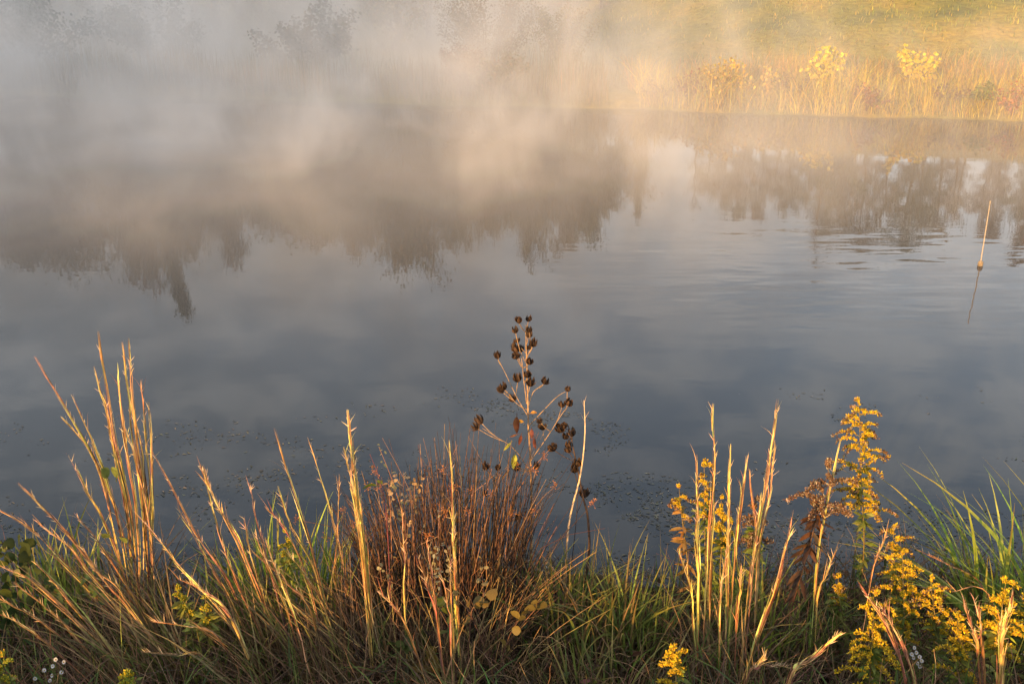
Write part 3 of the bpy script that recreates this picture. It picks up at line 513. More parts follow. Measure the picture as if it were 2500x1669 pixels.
broomsedge('thin tan stalk leaning right between the goldenrods', [([(2080,), (2129, 1409), (2150, 1350), (2175, 1285)], 3.4, 3.6, .7)], RUST, 14, 4, .25)
broomsedge('purplish straw stalk slanting left in front of the yellow goldenrod', [([(2240,), (2198, 1601), (2157, 1510), (2097, 1427)], 3.0, 3.2, 1.3), ([(2250,), (2215, 1620), (2180, 1540), (2150, 1480)], 3.0, 3.15, 1.0)], PURP, 26, 6, .2, lo=.0)
broomsedge('short reddish forked stalk by the lower right corner', [([(2400,), (2395, 1600), (2382, 1532), (2359, 1450)], 3.0, 3.15, 1.2), ([(2405,), (2398, 1590), (2392, 1530), (2380, 1465)], 3.0, 3.1, .9)], PURP + RUST, 22, 6, .2, lo=.0)
broomsedge('thick pale golden stalk in the lower right corner over the bright goldenrod', [([(2440,), (2447, 1600), (2457, 1530), (2475, 1450)], 2.95, 3.05, 1.5), ([(2450,), (2448, 1620), (2440, 1560), (2440, 1500)], 2.95, 3.05, 1.0)], GOLD, 28, 6, .2, lo=.0)
broomsedge('reddish straw bent flat towards the left over the green sedge', [([(2460,), (2400, 1430), (2313, 1376), (2226, 1333)], 3.7, 3.75, .7), ([(2480,), (2420, 1450), (2330, 1440), (2250, 1430)], 3.5, 3.5, .6)], RUST, 14, 4, .25, lo=.2)

# --- goldenrods
GR = dict(yellow=[(.62, .42, .025), (.72, .51, .03), (.46, .29, .03), (.34, .28, .04)], green=[(.22, .26, .04), (.30, .30, .04), (.50, .38, .03)], mixed=[(.60, .43, .03), (.38, .22, .06), (.64, .48, .05), (.44, .28, .09)], brown=[(.16, .09, .05), (.38, .30, .22), (.11, .06, .035), (.24, .15, .09)])
def goldenrod(label, pix, Y0, Y1, style='yellow', plume=.5, reach=.10, nb=26, leafc=((.11, .15, .03), (.17, .19, .04)), nleaf=100, nf=36, fs=.0095, dead=False, leafl=.055):
    P = path(pix, Y0, Y1, 18); c = P[0].copy(); P = P - c; r = empty('goldenrod', c); tag(r, label, 'goldenrod', 'goldenrods on the near bank'); k = len(P); ln = np.linalg.norm(P[-1])
    u = np.linspace(0, 1, k); MB().tubes(P[None], (.0045 * (1 - .75 * u))[None], [(.16, .12, .05) if not dead else (.13, .07, .04)], 5).build('stem', M_STEM, r)
    m = MB(); uu = RNG.uniform(.12, 1 - plume * .55, nleaf); C = along(P, uu); a = RNG.uniform(0, 2 * np.pi, nleaf)
    d = np.stack([np.cos(a), np.sin(a), RNG.uniform(-.3, .7, nleaf) if not dead else RNG.uniform(-1.1, .2, nleaf)], 1); leaf_set(m, C, d, leafl * RNG.uniform(.5, 1.3, nleaf), jit(leafc, nleaf, .22), .13, 5); m.build('foliage', M_LEAF, r)
    for i in range(nb):
        f = (i + .5) / nb; ub = 1 - plume * (1 - f) ** 1.0; b = along(P, np.array([ub]))[0]; a = i * 2.39996 + RNG.normal(0, .5); b = b + np.array([0, 0, RNG.normal(0, .008)])
        L_ = reach * (0.22 + 0.78 * math.sin(math.pi * min(1, .08 + .92 * (1 - f) ** .8) * .62)) * RNG.uniform(.45, 1.2) if i < nb - 1 else reach * .45
        d = np.array([math.cos(a), math.sin(a) * .8, 0]); q = np.linspace(0, 1, 7)[:, None]
        up = .75 if i < nb - 1 else 1.25; B = b + d * L_ * q * (1 if i < nb - 1 else .25) + np.array([0, 0, 1]) * L_ * (up * q * (1 if i == nb - 1 else .75 + .5 * ((i * 7) % 5) / 4) - (.62 + .35 * ((i * 3) % 4) / 3) * q ** 2.2)
        mb = MB(); mb.tubes(B[None], (.0016 * (1 - .6 * q[:, 0]))[None], [(.28, .24, .05) if style != 'brown' else (.2, .12, .05)], 4)
        n = int(1.7 * nf * (.5 + L_ / reach)); t = RNG.uniform(.12, 1, n); Cc = along(B, t); T = norm(np.gradient(B, axis=0))[np.minimum((t * 6).astype(int), 6)]
        dd = norm(RNG.normal(0, .6, (n, 3)) + T * .5 + np.array([0, 0, .75])); s = fs * RNG.uniform(.7, 1.4, n); qq = np.array([0, .35, .75, 1.0])
        FP = Cc[:, None] + dd[:, None] * (s[:, None] * qq)[..., None] + RNG.normal(0, .0032 if style != 'brown' else .0055, (n, 1, 3))
        cc = jit(GR[style], n, .2, .06)
        if style == 'mixed': cc = np.where((t[:, None] > .5 + .3 * ((i * 5) % 4) / 3) & (RNG.random((n, 1)) < .8), jit(GR['brown'], n), jit(GR['yellow'], n))
        mb.tubes(FP, s[:, None] * np.array([[.10, .26, .22, .05]]), cc, 4); mb.build('flower_branch', M_FLOWER, r)
    return r
goldenrod('tallest goldenrod, yellow plume with brown-tipped branches against the water', [(2090,), (2109, 1340), (2102, 1179), (2098, 990)], 3.9, 4.0, 'mixed', .50, .155, 52, nleaf=130, nf=40)
goldenrod('brown gone-to-seed goldenrod with withered leaves, left of the tallest one', [(1890,), (1960, 1390), (1995, 1260), (2022, 1150)], 3.6, 3.75, 'brown', .38, .17, 12, ((.06, .03, .016), (.09, .045, .02), (.045, .025, .016)), 80, 90, .0095, True, .07)
goldenrod('yellow goldenrod just right of centre in the lower right thicket', [(2200,), (2190, 1480), (2184, 1380), (2180, 1289)], 3.5, 3.65, 'mixed', .62, .11, 22)
goldenrod('bright goldenrod spike behind the purplish straw stalk', [(2215,), (2210, 1560), (2206, 1450), (2203, 1354)], 3.35, 3.5, 'yellow', .7, .10, 24)
goldenrod('broad yellow goldenrod low in the thicket, left of the purplish stalk', [(2120,), (2125, 1620), (2130, 1560), (2134, 1450)], 3.05, 3.2, 'yellow', .85, .13, 30)
goldenrod('goldenrod arching right of the thicket centre with beaded branches', [(2290,), (2288, 1580), (2282, 1500), (2272, 1425)], 3.3, 3.4, 'mixed', .6, .12, 20)
goldenrod('goldenrod column between the thicket and the reddish forked stalk', [(2345,), (2342, 1620), (2340, 1570), (2338, 1505)], 3.1, 3.2, 'yellow', .9, .085, 26)
goldenrod('brightest goldenrod with green lower leaves in the right corner', [(2430,), (2432, 1620), (2440, 1530), (2455, 1425)], 3.1, 3.2, 'yellow', .62, .10, 28, nleaf=60, leafc=((.25, .28, .04), (.32, .32, .05)), leafl=.075)
goldenrod('browning goldenrod cut by the right edge', [(2520,), (2510, 1600), (2505, 1530), (2500, 1462)], 3.3, 3.4, 'mixed', .7, .10, 18)
goldenrod('small orange-yellow goldenrod at the bottom edge left of the golden spears', [(1655,), (1650, 1650), (1648, 1620), (1642, 1572)], 2.95, 3.05, 'yellow', .95, .075, 22, nleaf=20)
goldenrod('slim goldenrod with a brown tip among the golden spears, second from their left', [(1730,), (1722, 1350), (1720, 1240), (1719, 1124)], 3.85, 4.0, 'mixed', .45, .07, 16)
goldenrod('sparse goldenrod with two side tufts left of the golden spears', [(1695,), (1680, 1380), (1668, 1290), (1658, 1193)], 3.85, 3.95, 'mixed', .25, .06, 7, ((.28, .16, .04), (.20, .14, .04)), 60)
goldenrod('short yellow goldenrod tucked between the golden spears', [(1755,), (1758, 1400), (1762, 1310), (1761, 1221)], 3.8, 3.9, 'yellow', .45, .055, 16)
goldenrod('dark seeded goldenrod behind the right-hand golden spears', [(1830,), (1838, 1400), (1843, 1310), (1846, 1225)], 3.8, 3.9, 'brown', .45, .08, 14)
goldenrod('little golden goldenrod behind the withered one', [(2040,), (2043, 1500), (2046, 1450), (2047, 1395)], 3.6, 3.7, 'mixed', .6, .05, 14)
goldenrod('small yellow-green goldenrod in the grass of the lower left, leaning left', [(490,), (470, 1540), (452, 1480), (435, 1429)], 3.45, 3.55, 'green', .45, .028, 8, ((.18, .20, .04), (.24, .24, .05)), 90)
goldenrod('small yellow-green goldenrod in the grass of the lower left, the upright one', [(512,), (508, 1550), (505, 1510), (501, 1460)], 3.45, 3.5, 'green', .42, .024, 7, ((.18, .20, .04), (.24, .24, .05)), 80)
goldenrod('dull goldenrod tip in the bottom left corner', [(8,), (8, 1680), (8, 1650), (10, 1600)], 3.0, 3.05, 'green', .8, .04, 10, nleaf=20)
goldenrod('low goldenrod at the bottom edge below the bent straw', [(310,), (310, 1690), (310, 1665), (312, 1632)], 2.95, 3.0, 'green', .8, .04, 10, nleaf=20)
goldenrod('leafy green goldenrod with few yellow buds in the bright green tuft', [(705,), (702, 1440), (700, 1370), (698, 1305)], 3.75, 3.85, 'green', .35, .035, 7, ((.20, .24, .04), (.16, .20, .04)), 120)

# --- rose mallow with dry pods
def pod_mesh(seed):
    g = np.random.default_rng(seed); mb = MB(); op0 = g.uniform(-.1, .9)
    for ring, (m, r0, hh, op) in enumerate([(5, .0105, .031, op0), (6 + seed % 3, .0125, .024 * g.uniform(.7, 1.1), .4 + op0 * g.uniform(.5, 1.5))]):
        a = np.arange(m) * 2 * np.pi / m + ring * .4 + g.normal(0, .12, m); u = np.linspace(0, 1, 6)
        rr = r0 * (np.sin(np.pi * (.08 + .62 * u))[None] * 1.15 + op * .6 * u[None] ** 3 * g.uniform(.4, 1.4, (m, 1))); z = hh * u[None] * g.uniform(.85, 1.1, (m, 1))
        P = np.stack([np.cos(a)[:, None] * rr, np.sin(a)[:, None] * rr, z], -1)
        col = np.clip(np.array([.044, .026, .017]) * np.exp(g.normal(0, .35, (m, 1))), 0, 1)
        mb.strips(P, (.0062 * np.clip(np.sin(np.pi * (.15 + .8 * u)), .1, 1) * (1.15 - .2 * ring))[None] * np.ones((m, 1)), np.stack([-np.sin(a), np.cos(a), 0 * a], 1), col, -.45)
    mb.tubes([[(0, 0, -.002), (0, 0, .004), (0, 0, .014), (0, 0, .022)]], [[.003, .008, .009, .003]], [(.05, .03, .02)], 7)
    return mb.mesh('seed_pod', M_POD, smooth=False)
PODS = [pod_mesh(s) for s in range(1, 10)]
def put_pod(r, p, up, s, i, dark=1):
    o = bpy.data.objects.new('seed_pod', PODS[(i * 5) % 9]); COL.objects.link(o); o.parent = r; o.location = p; q = Vector(up).normalized().to_track_quat('Z', 'Y'); o.rotation_mode = 'QUATERNION'; o.rotation_quaternion = q
    o.scale = (s * RNG.uniform(.8, 1.15), s * RNG.uniform(.8, 1.15), s * RNG.uniform(.8, 1.3)); return o
def big_leaf(r, p, d, s, col, wide=.42, name='leaf', k=7, curl=.5):
    u = np.linspace(0, 1, k); d = norm(np.asarray(d, float)); P = np.asarray(p)[None] + d[None] * (s * u)[:, None]; P[:, 2] -= curl * s * u ** 2 * .6
    w = s * wide * np.sin(np.pi * np.clip(u * .93 + .07, 0, 1)) ** .8; w[-1] = .001
    mb = MB(); mb.strips(P[None], w[None], RNG.normal(0, 1, (1, 3)), np.clip(np.asarray(col)[None, None] * np.exp(RNG.normal(0, .12, (1, k, 1))), 0, 1), .35); mb.tubes(np.stack([P[0] - d * s * .3, P[0], P[1]])[None], [[.0016, .0016, .001]], [np.asarray(col) * .6], 4); return mb.build(name, M_LEAF, r)
def mallow(label, stem, Y0, Y1, branches, pods, stemc, rad=.0075, psz=1.0, seed=0):
    P = path(stem, Y0, Y1, 22); c = P[0].copy(); P = P - c; r = empty('rose_mallow', c); tag(r, label, 'mallow', 'dry rose mallows'); u = np.linspace(0, 1, len(P))
    Pw = P + np.cumsum(RNG.normal(0, .0012, P.shape), 0); MB().tubes(Pw[None], (rad * (1 - .68 * u))[None], [stemc], 8).build('stem', M_STEM, r)
    py = lambda p: 834.5  # noqa
    pts = []
    for br in branches:
        B = spline([Vector(at(px, py_, Yb)) - Vector(c) for px, py_, Yb in br], 9); q = np.linspace(0, 1, 9)
        MB().tubes(B[None], (.0024 * (1 - .5 * q))[None], [stemc], 5).build('branch', M_STEM, r); pts.append(B)
    allp = np.concatenate([Pw] + pts)
    for i, pd in enumerate(pods):
        px, py_ = pd[:2]; Yp = Y1 - .06 + .12 * ((i * 37) % 11) / 10 if len(pd) < 3 else pd[2]
        p = np.array(Vector(at(px, py_, Yp)) - Vector(c)); tgt = p - np.array([0, 0, .07]); dd = np.linalg.norm(allp - tgt, axis=1) + np.where(allp[:, 2] > p[2] - .015, .3, 0); b = allp[np.argmin(dd)]
        mid = (b + p) / 2 + np.array([0, 0, -.012]); B = spline([b, mid, p - np.array([0, 0, .012])], 6); MB().tubes(B[None], [[.0021] * 6], [np.array(stemc) * .8], 4).build('pod_stalk', M_STEM, r)
        up = p - mid; up = up / np.linalg.norm(up) + np.array([0, 0, .5]) + RNG.normal(0, .18, 3); put_pod(r, p - np.array([0, 0, .014]), up, psz * RNG.uniform(.78, 1.22), i)
    return r, c
TAN = (.32, .215, .13)
ml, mc = mallow('tall tan rose mallow stalk crowned with dark open seed pods, centre of the bank', [(1294,), (1296, 1290), (1294, 1124), (1287, 1008), (1283, 865), (1281, 789)], 4.25, 4.2,
 [[(1287, 1012, 4.21), (1262, 970, 4.2), (1236, 915, 4.19), (1218, 880, 4.18)], [(1296, 1124, 4.22), (1340, 1060, 4.18), (1372, 1010, 4.16), (1384, 996, 4.16)], [(1290, 1040, 4.22), (1330, 998, 4.2), (1360, 968, 4.19), (1380, 956, 4.19)],
  [(1287, 1000, 4.22), (1262, 985, 4.2), (1245, 965, 4.19), (1234, 952, 4.19)], [(1288, 1000, 4.23), (1300, 960, 4.24), (1316, 945, 4.25), (1326, 938, 4.25)], [(1294, 1150, 4.22), (1255, 1095, 4.15), (1210, 1065, 4.1), (1178, 1045, 4.08)],
  [(1286, 985, 4.22), (1278, 920, 4.2), (1274, 880, 4.19), (1268, 850, 4.19)], [(1283, 880, 4.2), (1292, 860, 4.18), (1298, 850, 4.18)]],
 [(1267, 781), (1290, 777), (1259, 806), (1292, 803), (1290, 816), (1264, 829), (1301, 838), (1289, 846), (1272, 852), (1262, 867), (1262, 852), (1292, 881), (1215, 868), (1264, 925), (1287, 914), (1294, 935), (1328, 930), (1231, 944), (1228, 951), (1255, 973), (1385, 948), (1372, 987), (1387, 981), (1176, 1027), (1167, 1041), (1320, 1025), (1325, 1042), (1310, 1139), (1261, 1130), (1266, 1140)], TAN, .0066, 1.05)
for px, py_, d, s, col in [(1262, 1018, (.0, -.1, -1), .07, (.045, .016, .012)), (1266, 1028, (.5, -.3, .3), .036, (.42, .24, .04)), (1296, 1008, (.8, -.2, .4), .034, (.45, .22, .04)), (1272, 1062, (-.3, -.3, -1), .042, (.20, .06, .03)), (1298, 1048, (0, -.2, -1), .04, (.16, .05, .04)), (1304, 1070, (.2, -.2, -1), .045, (.22, .07, .04)),
  (1246, 1080, (-.6, -.3, -.4), .045, (.40, .40, .05)), (1258, 1110, (-.2, -.2, -1), .06, (.36, .38, .05)), (1240, 1150, (-.6, -.2, -.5), .05, (.60, .34, .05)), (1250, 1230, (-.3, -.2, -1), .055, (.55, .38, .05)), (1262, 1060, (-.9, -.3, .1), .04, (.42, .18, .08))]:
    big_leaf(ml, Vector(at(px, py_, 4.12)) - Vector(mc), d, s * .9, np.array(col) * .8, .27)
mallow('dark drooping rose mallow leaning left over the water, right of the tan one', [(1423,), (1437, 1360), (1435, 1270), (1424, 1215), (1412, 1150), (1398, 1080), (1388, 1040)], 4.2, 4.2,
 [[(1395, 1380, 4.2), (1405, 1290, 4.22), (1410, 1220, 4.22), (1412, 1160, 4.21)]],
 [(1379, 1036), (1370, 1046), (1397, 1058), (1382, 1064), (1388, 1086), (1390, 1098), (1410, 1130), (1403, 1146), (1424, 1208), (1353, 1093, 4.22)], (.07, .048, .04), .0074, 1.15)
mallow('small dark-podded mallow stems hidden in the brown rushes', [(1215,), (1212, 1280), (1210, 1200), (1208, 1150)], 4.15, 4.15, [[(1211, 1250, 4.15), (1198, 1220, 4.14), (1190, 1210, 4.13)]], [(1216, 1139), (1187, 1139), (1185, 1203), (1263, 1258)], (.20, .12, .07), .0040, .95)
rp_ = path([(1378,), (1388, 1285), (1417, 1160), (1428, 1060), (1426, 977)], 4.15, 4.15, 18); c0 = rp_[0].copy(); rr = empty('bare_reed', c0); tag(rr, 'bare pale curved reed stalk between the two mallows', 'reed')
u = np.linspace(0, 1, 18); MB().tubes((rp_ - c0)[None], (.0058 * (1 - .7 * u))[None], [(.62, .46, .30)], 6).build('stem', M_STEM, rr)
m = MB(); q = np.linspace(0, 1, 4)
for t, dd in ((.95, (-.4, 0, 1)), (.97, (.2, 0, 1)), (.84, (-.5, 0, 1)), (.86, (.45, -.1, 1))): m.strips([(along(rp_, np.array([t]))[0] - c0) + norm(np.array(dd))[None] * (.05 * q)[:, None]], [[.003, .003, .002, .0003]], [(0, 1, 0)], [(.62, .46, .30)])
m.build('sheath', M_STRAW, rr)

# --- brown rushes
def rush(label, px0, px1, Ya, Yb, n, h0, h1, tops, cols, nh, lean=.12, name='rush_clump'):
    c = foot((px0 + px1) / 2, (Ya + Yb) / 2); r = empty(name, c); tag(r, label, 'rushes'); px = RNG.uniform(px0, px1, n); yy = RNG.uniform(Ya, Yb, n)
    x = (px - 1250) / FPX * (yy * cp + 2.9 * sp); b = ground_pts(x, yy); b[:, 2] = np.maximum(b[:, 2], -.03); h = RNG.uniform(h0, h1, n) * np.interp(px, *tops); k = 7; uu = np.linspace(0, 1, k)
    mid = (px0 + px1) / 2; lx = (px - mid) / (px1 - px0) * lean * 2 + RNG.normal(0, lean * .8, n); ly = RNG.normal(0, .07, n)
    P = b[:, None] + np.stack([h[:, None] * lx[:, None] * uu ** 1.5, h[:, None] * ly[:, None] * uu ** 1.5, h[:, None] * uu], -1)
    kink = RNG.random(n) < .16; P[kink, 5:] += (np.stack([RNG.normal(0, .06, kink.sum()), RNG.normal(0, .03, kink.sum()), -RNG.uniform(.03, .12, kink.sum())], 1))[:, None] * np.array([.45, 1.2])[None, :, None]
    P -= np.array(c); m = MB(); m.tubes(P, (.0030 * RNG.uniform(.6, 1.3, n))[:, None] * (1 - .7 * uu)[None], jit(cols, n, .3, .08), 4); s = m.build('stems', M_STEM, r); tag(s, kind='stuff')
    for i in RNG.integers(0, n, nh):
        e = P[i, -1] * .85 + P[i, -2] * .15; q = 14; d = norm(RNG.normal(0, 1, (q, 3)) + [0, 0, .5]); l = RNG.uniform(.008, .026, q); t = np.linspace(0, 1, 3)
        hm = MB(); hm.tubes(e + d[:, None] * (l[:, None] * t)[..., None], .0006, jit((.30, .12, .05), q), 3); ee = e + d * l[:, None]; t4 = np.array([0, .4, 1.0]); hm.tubes(ee[:, None] + d[:, None] * (.006 * t4)[None, :, None], np.array([[.0006, .0024, .0003]]), jit((.38, .16, .06), q), 4); hm.build('seed_head', M_STEM, r)
    return r
RUSHC = [(.085, .046, .032), (.12, .065, .042), (.045, .03, .023), (.19, .115, .07), (.035, .025, .02)]
rush('dense reddish-brown rush clump left of the tall mallow', 890, 1275, 3.75, 4.2, 720, .5, 1.0, ([890, 980, 1100, 1200, 1275], [.58, .80, .98, 1.02, .80]), RUSHC, 34, .17)
rush('thin brown rushes at the foot of the clump, bottom centre', 860, 1270, 3.35, 3.8, 330, .25, .55, ([860, 1270], [1, .9]), RUSHC + BROWN, 0, .45)
# --- pale-leaved bramble inside the rushes
def bramble(label, pxs, Y0, stemc, leafc, nleaf, ls, name='bramble', wide=.36):
    """pxs: stem pixel paths"""
    Ps = [path(s, Y0, Y0 + .08, 12) for s in pxs]; c = Ps[0][0].copy(); r = empty(name, c); tag(r, label, 'bramble')
    for P in Ps: MB().tubes((P - c)[None], (.0028 * (1 - .7 * np.linspace(0, 1, 12)))[None], [stemc], 5).build('stem', M_STEM, r)
    me = []
    for j in range(5):
        m = MB(); leaf_set(m, np.zeros((1, 3)), np.array([[0, 0, 1.0]]), np.array([1.0]), jit(leafc, 1, .16), wide, 6); me.append(m.mesh('leaf', M_LEAF))
    for j in range(nleaf):
        P = Ps[j % len(Ps)]; o = bpy.data.objects.new('leaf', me[j % 5]); COL.objects.link(o); o.parent = r; s = ls * RNG.uniform(.6, 1.3)
        o.location = along(P - c, RNG.uniform(.25, 1, 1))[0] + RNG.normal(0, .012, 3); o.rotation_mode = 'QUATERNION'; o.rotation_quaternion = Vector(RNG.normal(0, 1, 3) * [1, .7, .6] + [0, -.2, .2]).to_track_quat('Z', 'Y'); o.scale = (s, s, s)
    return r
bramble('pale-leaved bramble sprays above the left side of the rushes', [[(1010,), (990, 1300), (960, 1180), (925, 1090)], [(1000,), (990, 1280), (985, 1190), (985, 1150)], [(1020,), (1010, 1300), (1012, 1200), (1015, 1170)], [(960,), (955, 1290), (950, 1200), (948, 1165)], [(1030,), (1030, 1320), (1020, 1240), (1000, 1180)]], 3.8, (.24, .12, .08), [(.28, .22, .13), (.24, .22, .10), (.30, .19, .11)], 150, .027, wide=.24)
bramble('small cream-leaved bramble in the middle of the rushes', [[(1080,), (1075, 1400), (1070, 1330), (1072, 1240)], [(1060,), (1062, 1420), (1060, 1380), (1055, 1340)], [(1100,), (1100, 1420), (1098, 1380), (1100, 1330)], [(960,), (950, 1440), (945, 1400), (940, 1350)], [(1180,), (1180, 1440), (1175, 1400), (1172, 1370)]], 3.65, (.2, .11, .08), [(.27, .25, .16), (.22, .21, .12)], 95, .028, wide=.24)
bramble('dark trailing bramble with broad green leaves at bottom centre', [[(1140,), (1150, 1500), (1175, 1470), (1185, 1440)], [(1120,), (1100, 1520), (1080, 1480), (1060, 1460)], [(960,), (975, 1600), (990, 1570), (1000, 1540)], [(1200,), (1240, 1560), (1280, 1500), (1320, 1470)], [(1010,), (1030, 1640), (1045, 1620), (1050, 1600)]], 3.3, (.12, .06, .04), [(.07, .10, .03), (.09, .11, .03), (.20, .15, .04)], 60, .055, wide=.4)
bramble('dark green bramble leaves in the left edge undergrowth', [[(60,), (40, 1420), (20, 1360), (5, 1320)], [(90,), (80, 1420), (60, 1360), (40, 1335)], [(150,), (150, 1480), (130, 1440), (110, 1420)], [(40,), (30, 1500), (20, 1450), (10, 1400)], [(250,), (240, 1480), (220, 1440), (200, 1400)]], 3.6, (.08, .05, .035), [(.06, .09, .03), (.08, .11, .03), (.05, .07, .025)], 90, .06, wide=.4)
tw = bramble('dark leaning twig with two green leaves inside the tall left clump', [[(357,), (327, 1343), (288, 1243), (252, 1180)], [(352,), (330, 1380), (300, 1310), (280, 1290)]], 3.75, (.06, .035, .03), [(.10, .13, .03)], 2, .02, 'twig_sapling')
for px, py_, d, s in [(262, 1165, (-.2, -.2, 1), .075), (284, 1165, (.2, -.2, 1), .085), (300, 1320, (.3, -.3, .6), .07), (270, 1310, (-.4, -.3, .6), .06)]: big_leaf(tw, Vector(at(px, py_, 3.8)) - tw.location, d, s, (.13, .16, .04), .32)
t2 = bramble('dark bramble cane with one round green leaf at the left of the rushes', [[(960,), (945, 1280), (930, 1180), (903, 1108)]], 3.7, (.16, .05, .06), [(.2, .1, .05)], 8, .018)
for px, py_, d, s in [(918, 1185, (-1, -.2, .1), .06), (925, 1178, (.4, -.3, .7), .035)]: big_leaf(t2, Vector(at(px, py_, 3.78)) - t2.location, d, s, (.13, .17, .03), .42)

# --- green tufts; broad blades are parts of their own
SEDGE = [(.19, .27, .04), (.26, .33, .05), (.14, .20, .035), (.30, .33, .07)]
def tuft(label, px, Y, n, h, spread, w, cols, lean=.5, parts=False, rad=.10, dirx=0.0, name='sedge_tuft', tipc=(.30, .15, .06), cat='sedge'):
    c = foot(px, Y); r = empty(name, c); tag(r, label, cat, 'green sedge and grass tufts'); a = rdir(n) * rad * np.sqrt(RNG.random((n, 1))); b = np.concatenate([a, np.zeros((n, 1))], 1); b[:, 2] = terrain(b[:, 0] + c.x, b[:, 1] + c.y) - c.z
    b[:, 2] = np.maximum(b[:, 2], -.05 - c.z)
    out = norm(a / rad * .8 + rdir(n) * .6 + np.array([dirx, 0])); hh = h * RNG.uniform(.5, 1.1, n); ln = hh * lean * RNG.uniform(.1, 1.3, n); ww = w * RNG.uniform(.6, 1.3, n); cc = jit(cols, n, .2)
    if parts:
        for i in range(n):
            m = MB(); blades(m, b[i:i + 1], hh[i:i + 1], out[i:i + 1], ln[i:i + 1], ww[i:i + 1], cc[i:i + 1], 8, .5, tipc); m.build('blade', M_GRASS, r)
    else:
        m = MB(); blades(m, b, hh, out, ln, ww, cc, 7, .5, tipc); m.build('blades', M_GRASS, r)
    return r
tuft('lush bright green sedge arching left at the right edge', 2490, 3.75, 130, .80, .5, .0080, SEDGE, .75, True, .28, -.75)
tuft('green sedge blades reaching flat over the water beside the goldenrods', 2390, 3.85, 40, .50, .5, .006, SEDGE, 1.1, True, .14, -.6)
tuft('wide green and brown sedge tuft at the water right of centre', 1450, 3.75, 160, .50, .5, .0045, [(.12, .16, .035), (.17, .20, .045), (.09, .12, .03), (.20, .14, .06)], .55, True, .24)
tuft('sedge with long arching blades beside the golden spears', 1560, 3.65, 70, .46, .5, .0042, [(.14, .19, .04), (.19, .23, .05), (.11, .14, .03)], .9, True, .15, -.1)
tuft('bright green grass tuft behind the straw in the left half', 720, 3.95, 140, .56, .5, .0055, [(.20, .28, .04), (.25, .32, .05), (.15, .22, .04)], .4, True, .26)
tuft('green grass tuft at the water on the far left behind the bent straw', 130, 3.95, 110, .50, .5, .005, SEDGE, .4, False, .26)
tuft('thin green grass at the foot of the mallows', 1320, 3.95, 60, .42, .5, .0045, SEDGE + [(.36, .28, .1)], .6, True, .18)
tuft('grass tuft between the golden spears and the withered goldenrod', 1850, 3.7, 120, .46, .5, .005, SEDGE, .5, False, .26)
tuft('dark green grass under the goldenrod thicket', 2180, 3.5, 100, .38, .5, .004, [(.10, .14, .03), (.14, .17, .04)], .5, False, .34)
tuft('green grass under the straw at the lower left', 520, 3.6, 120, .42, .5, .005, [(.12, .16, .035), (.16, .18, .04)], .5, False, .32)
tuft('low mixed grass at the bottom right of centre', 1480, 3.25, 110, .30, .5, .004, [(.14, .17, .04), (.22, .18, .06), (.10, .12, .03)], .7, False, .34)
tuft('low brown and green grass at bottom left', 130, 3.2, 110, .30, .5, .0035, [(.10, .13, .03), (.17, .13, .05)], .7, False, .36)

# --- asters
def aster(label, dots, Y, n_stem=4):
    c = foot(dots[0][0], Y); r = empty('white_aster', c); tag(r, label, 'aster', 'white asters')
    for px, py_ in dots:
        p = np.array(Vector(at(px, py_, Y)) - Vector(c)); MB().tubes(spline([(p[0] * .4, 0.01, 0), p * .6 + [0, 0, .01], p], 6)[None], .0012, [(.14, .16, .05)], 4).build('stem', M_STEM, r)
        n = 13; a = np.arange(n) * 2 * np.pi / n; f = norm(np.array([.2 * RNG.normal(), -.8, .55])); e1 = norm(np.cross(f, [0, 0, 1])); e2 = np.cross(f, e1); d = np.cos(a)[:, None] * e1 + np.sin(a)[:, None] * e2; q = np.linspace(0, 1, 4); l = .0085
        m = MB(); m.strips(p + d[:, None] * (l * q)[None, :, None] + f * (.0015 * q ** 2)[None, :, None], np.array([[.0009, .0017, .0016, .0003]]), np.cross(d, f), jit((.58, .58, .60), n, .06, .02)); h = m.build('flower', M_FLOWER, r)
        MB().tubes([[p - f * .001, p + f * .0015, p + f * .003]], [[.002, .0028, .0006]], [(.5, .36, .05)], 7).build('flower_centre', M_FLOWER, h)
    return r
aster('white aster flowers low in the shade of the lower left corner', [(136, 1609), (156, 1615), (129, 1625), (108, 1635), (127, 1648), (122, 1660), (86, 1655), (150, 1640)], 3.1)
aster('white aster cluster in the goldenrod thicket', [(2237, 1592), (2245, 1602), (2230, 1604), (2250, 1612), (2240, 1618), (2226, 1596), (2232, 1580), (2246, 1626)], 3.15)

# --- ground cover between the plants
def undergrowth(n, x0, x1, y0, y1, h0, h1, cols, w, label, lean=.9, hs=None):
    m = MB(); x = RNG.uniform(x0, x1, n); y = np.minimum(RNG.uniform(y0, y1, n), near_shore(x) + .04); h = RNG.uniform(h0, h1, n) * (hs(x) if hs else 1)
    cl = np.array([mnoise.noise(Vector((a * 2.2, b * 2.2, 7.7))) for a, b in zip(x, y)]); h = h * (1 + .6 * cl); blades(m, ground_pts(x, y), h, rdir(n), h * lean * RNG.random(n), w * RNG.uniform(.5, 1.4, n), jit(cols, n, .35, .1), 5, .6)
    return tag(m.build('undergrowth', M_GRASS), label, kind='stuff')
low_mid = lambda x: 1 - .45 * np.exp(-((x - .35) / .55) ** 2)
undergrowth(8500, -3.0, 3.0, 2.9, 4.3, .10, .34, [(.12, .072, .04), (.075, .048, .03), (.18, .115, .06), (.06, .058, .025)], .0027, 'matted dead grass covering the near bank', 1.7, low_mid)
undergrowth(1700, -3.0, 3.0, 2.9, 4.25, .14, .40, [(.09, .14, .03), (.13, .17, .04), (.06, .095, .025)], .0046, 'green grass growing through the dead grass', .9, low_mid)
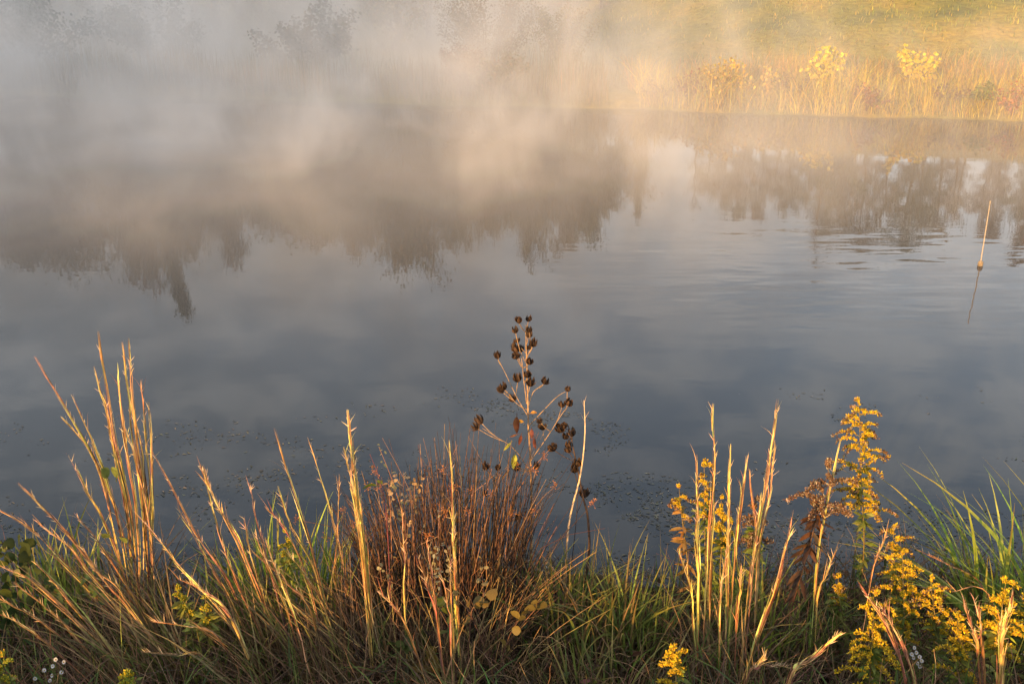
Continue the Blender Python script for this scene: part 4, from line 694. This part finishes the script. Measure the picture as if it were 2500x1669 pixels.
m = MB(); n = 1500; x = RNG.uniform(-3.2, 3.2, n); y = np.minimum(RNG.uniform(2.4, 4.25, n), near_shore(x)); g = ground_pts(x, y); g[:, 2] += RNG.uniform(.01, .15, n)
leaf_set(m, g, RNG.normal(0, 1, (n, 3)) + [0, -.3, .1], RNG.uniform(.014, .05, n), jit([(.06, .09, .03), (.08, .10, .03), (.12, .075, .035), (.10, .045, .03)], n, .3), .26, 4); tag(m.build('leafy_undergrowth', M_LEAF), 'small leaves and leaf litter low among the grass', kind='stuff')

# --- fallen stems tangled between the plants
n = 4400; x = RNG.uniform(-3.0, 3.0, n); y = np.minimum(RNG.uniform(2.8, 4.2, n), near_shore(x)); g = ground_pts(x, y); g[:, 2] += RNG.uniform(0, .08, n); l = RNG.uniform(.15, .50, n) * low_mid(x); lx = np.where(x < .1, -.55, .1) + RNG.normal(0, .5, n); d = norm(np.stack([lx, RNG.normal(0, .35, n), RNG.uniform(.35, 1.3, n)], 1)); q = np.linspace(0, 1, 6)
sp_ = g[:, None] + d[:, None] * (l[:, None] * q)[..., None]; sp_[..., 2] -= (l[:, None] * .22 * q ** 2.5); sp_ += np.cumsum(RNG.normal(0, .006, (n, 6, 3)), 1)
tag(MB().tubes(sp_, (.0019 * RNG.uniform(.5, 1.4, n))[:, None] * (1 - .75 * q)[None], jit([(.20, .13, .08), (.12, .07, .045), (.28, .19, .11), (.07, .045, .03), (.16, .08, .05)], n, .3), 4).build('dead_stems', M_STEM), 'tangle of dry dead stems on the near bank', kind='stuff')
# --- floating pondweed
m = MB(); n = 60000; x = RNG.uniform(-4.2, 4.6, n); d = RNG.random(n) ** 1.6 * 2.6; y = near_shore(x) + d
f = np.array([mnoise.noise(Vector((a * 1.1, b * 1.8, 2.2))) + .5 * mnoise.noise(Vector((a * 4, b * 6, 5.2))) for a, b in zip(x, y)])
dens = np.clip(.62 - .45 * d + 1.5 * f, 0, 1) * (.35 + 1.0 * np.exp(-((x - .75) / .8) ** 2) + .45 * np.exp(-((x + 1.5) / .7) ** 2) + .25 * np.exp(-((x - 2.2) / .5) ** 2)); k = RNG.random(n) < dens; x, y = x[k], y[k]; n = len(x)
a = RNG.uniform(0, 2 * np.pi, n); s = RNG.uniform(.008, .030, n); q = np.linspace(-.5, .5, 4); dirs = np.stack([np.cos(a), np.sin(a) * .8, np.zeros(n)], 1)
P = np.stack([x, y, np.full(n, .003)], 1)[:, None] + dirs[:, None] * (s[:, None] * q)[..., None] + RNG.normal(0, 1, (n, 4, 3)) * np.array([.002, .002, .0012]); P[..., 2] = np.maximum(P[..., 2], .0012)
m.strips(P, s[:, None] * np.array([[.05, .14, .12, .04]]), np.stack([-np.sin(a), np.cos(a), 0 * a], 1), jit([(.11, .11, .075), (.16, .145, .10), (.06, .06, .045), (.20, .18, .13)], n, .3), .2)
tag(m.build('pondweed', M_LEAF), 'scraps of floating pondweed on the near water', kind='stuff')
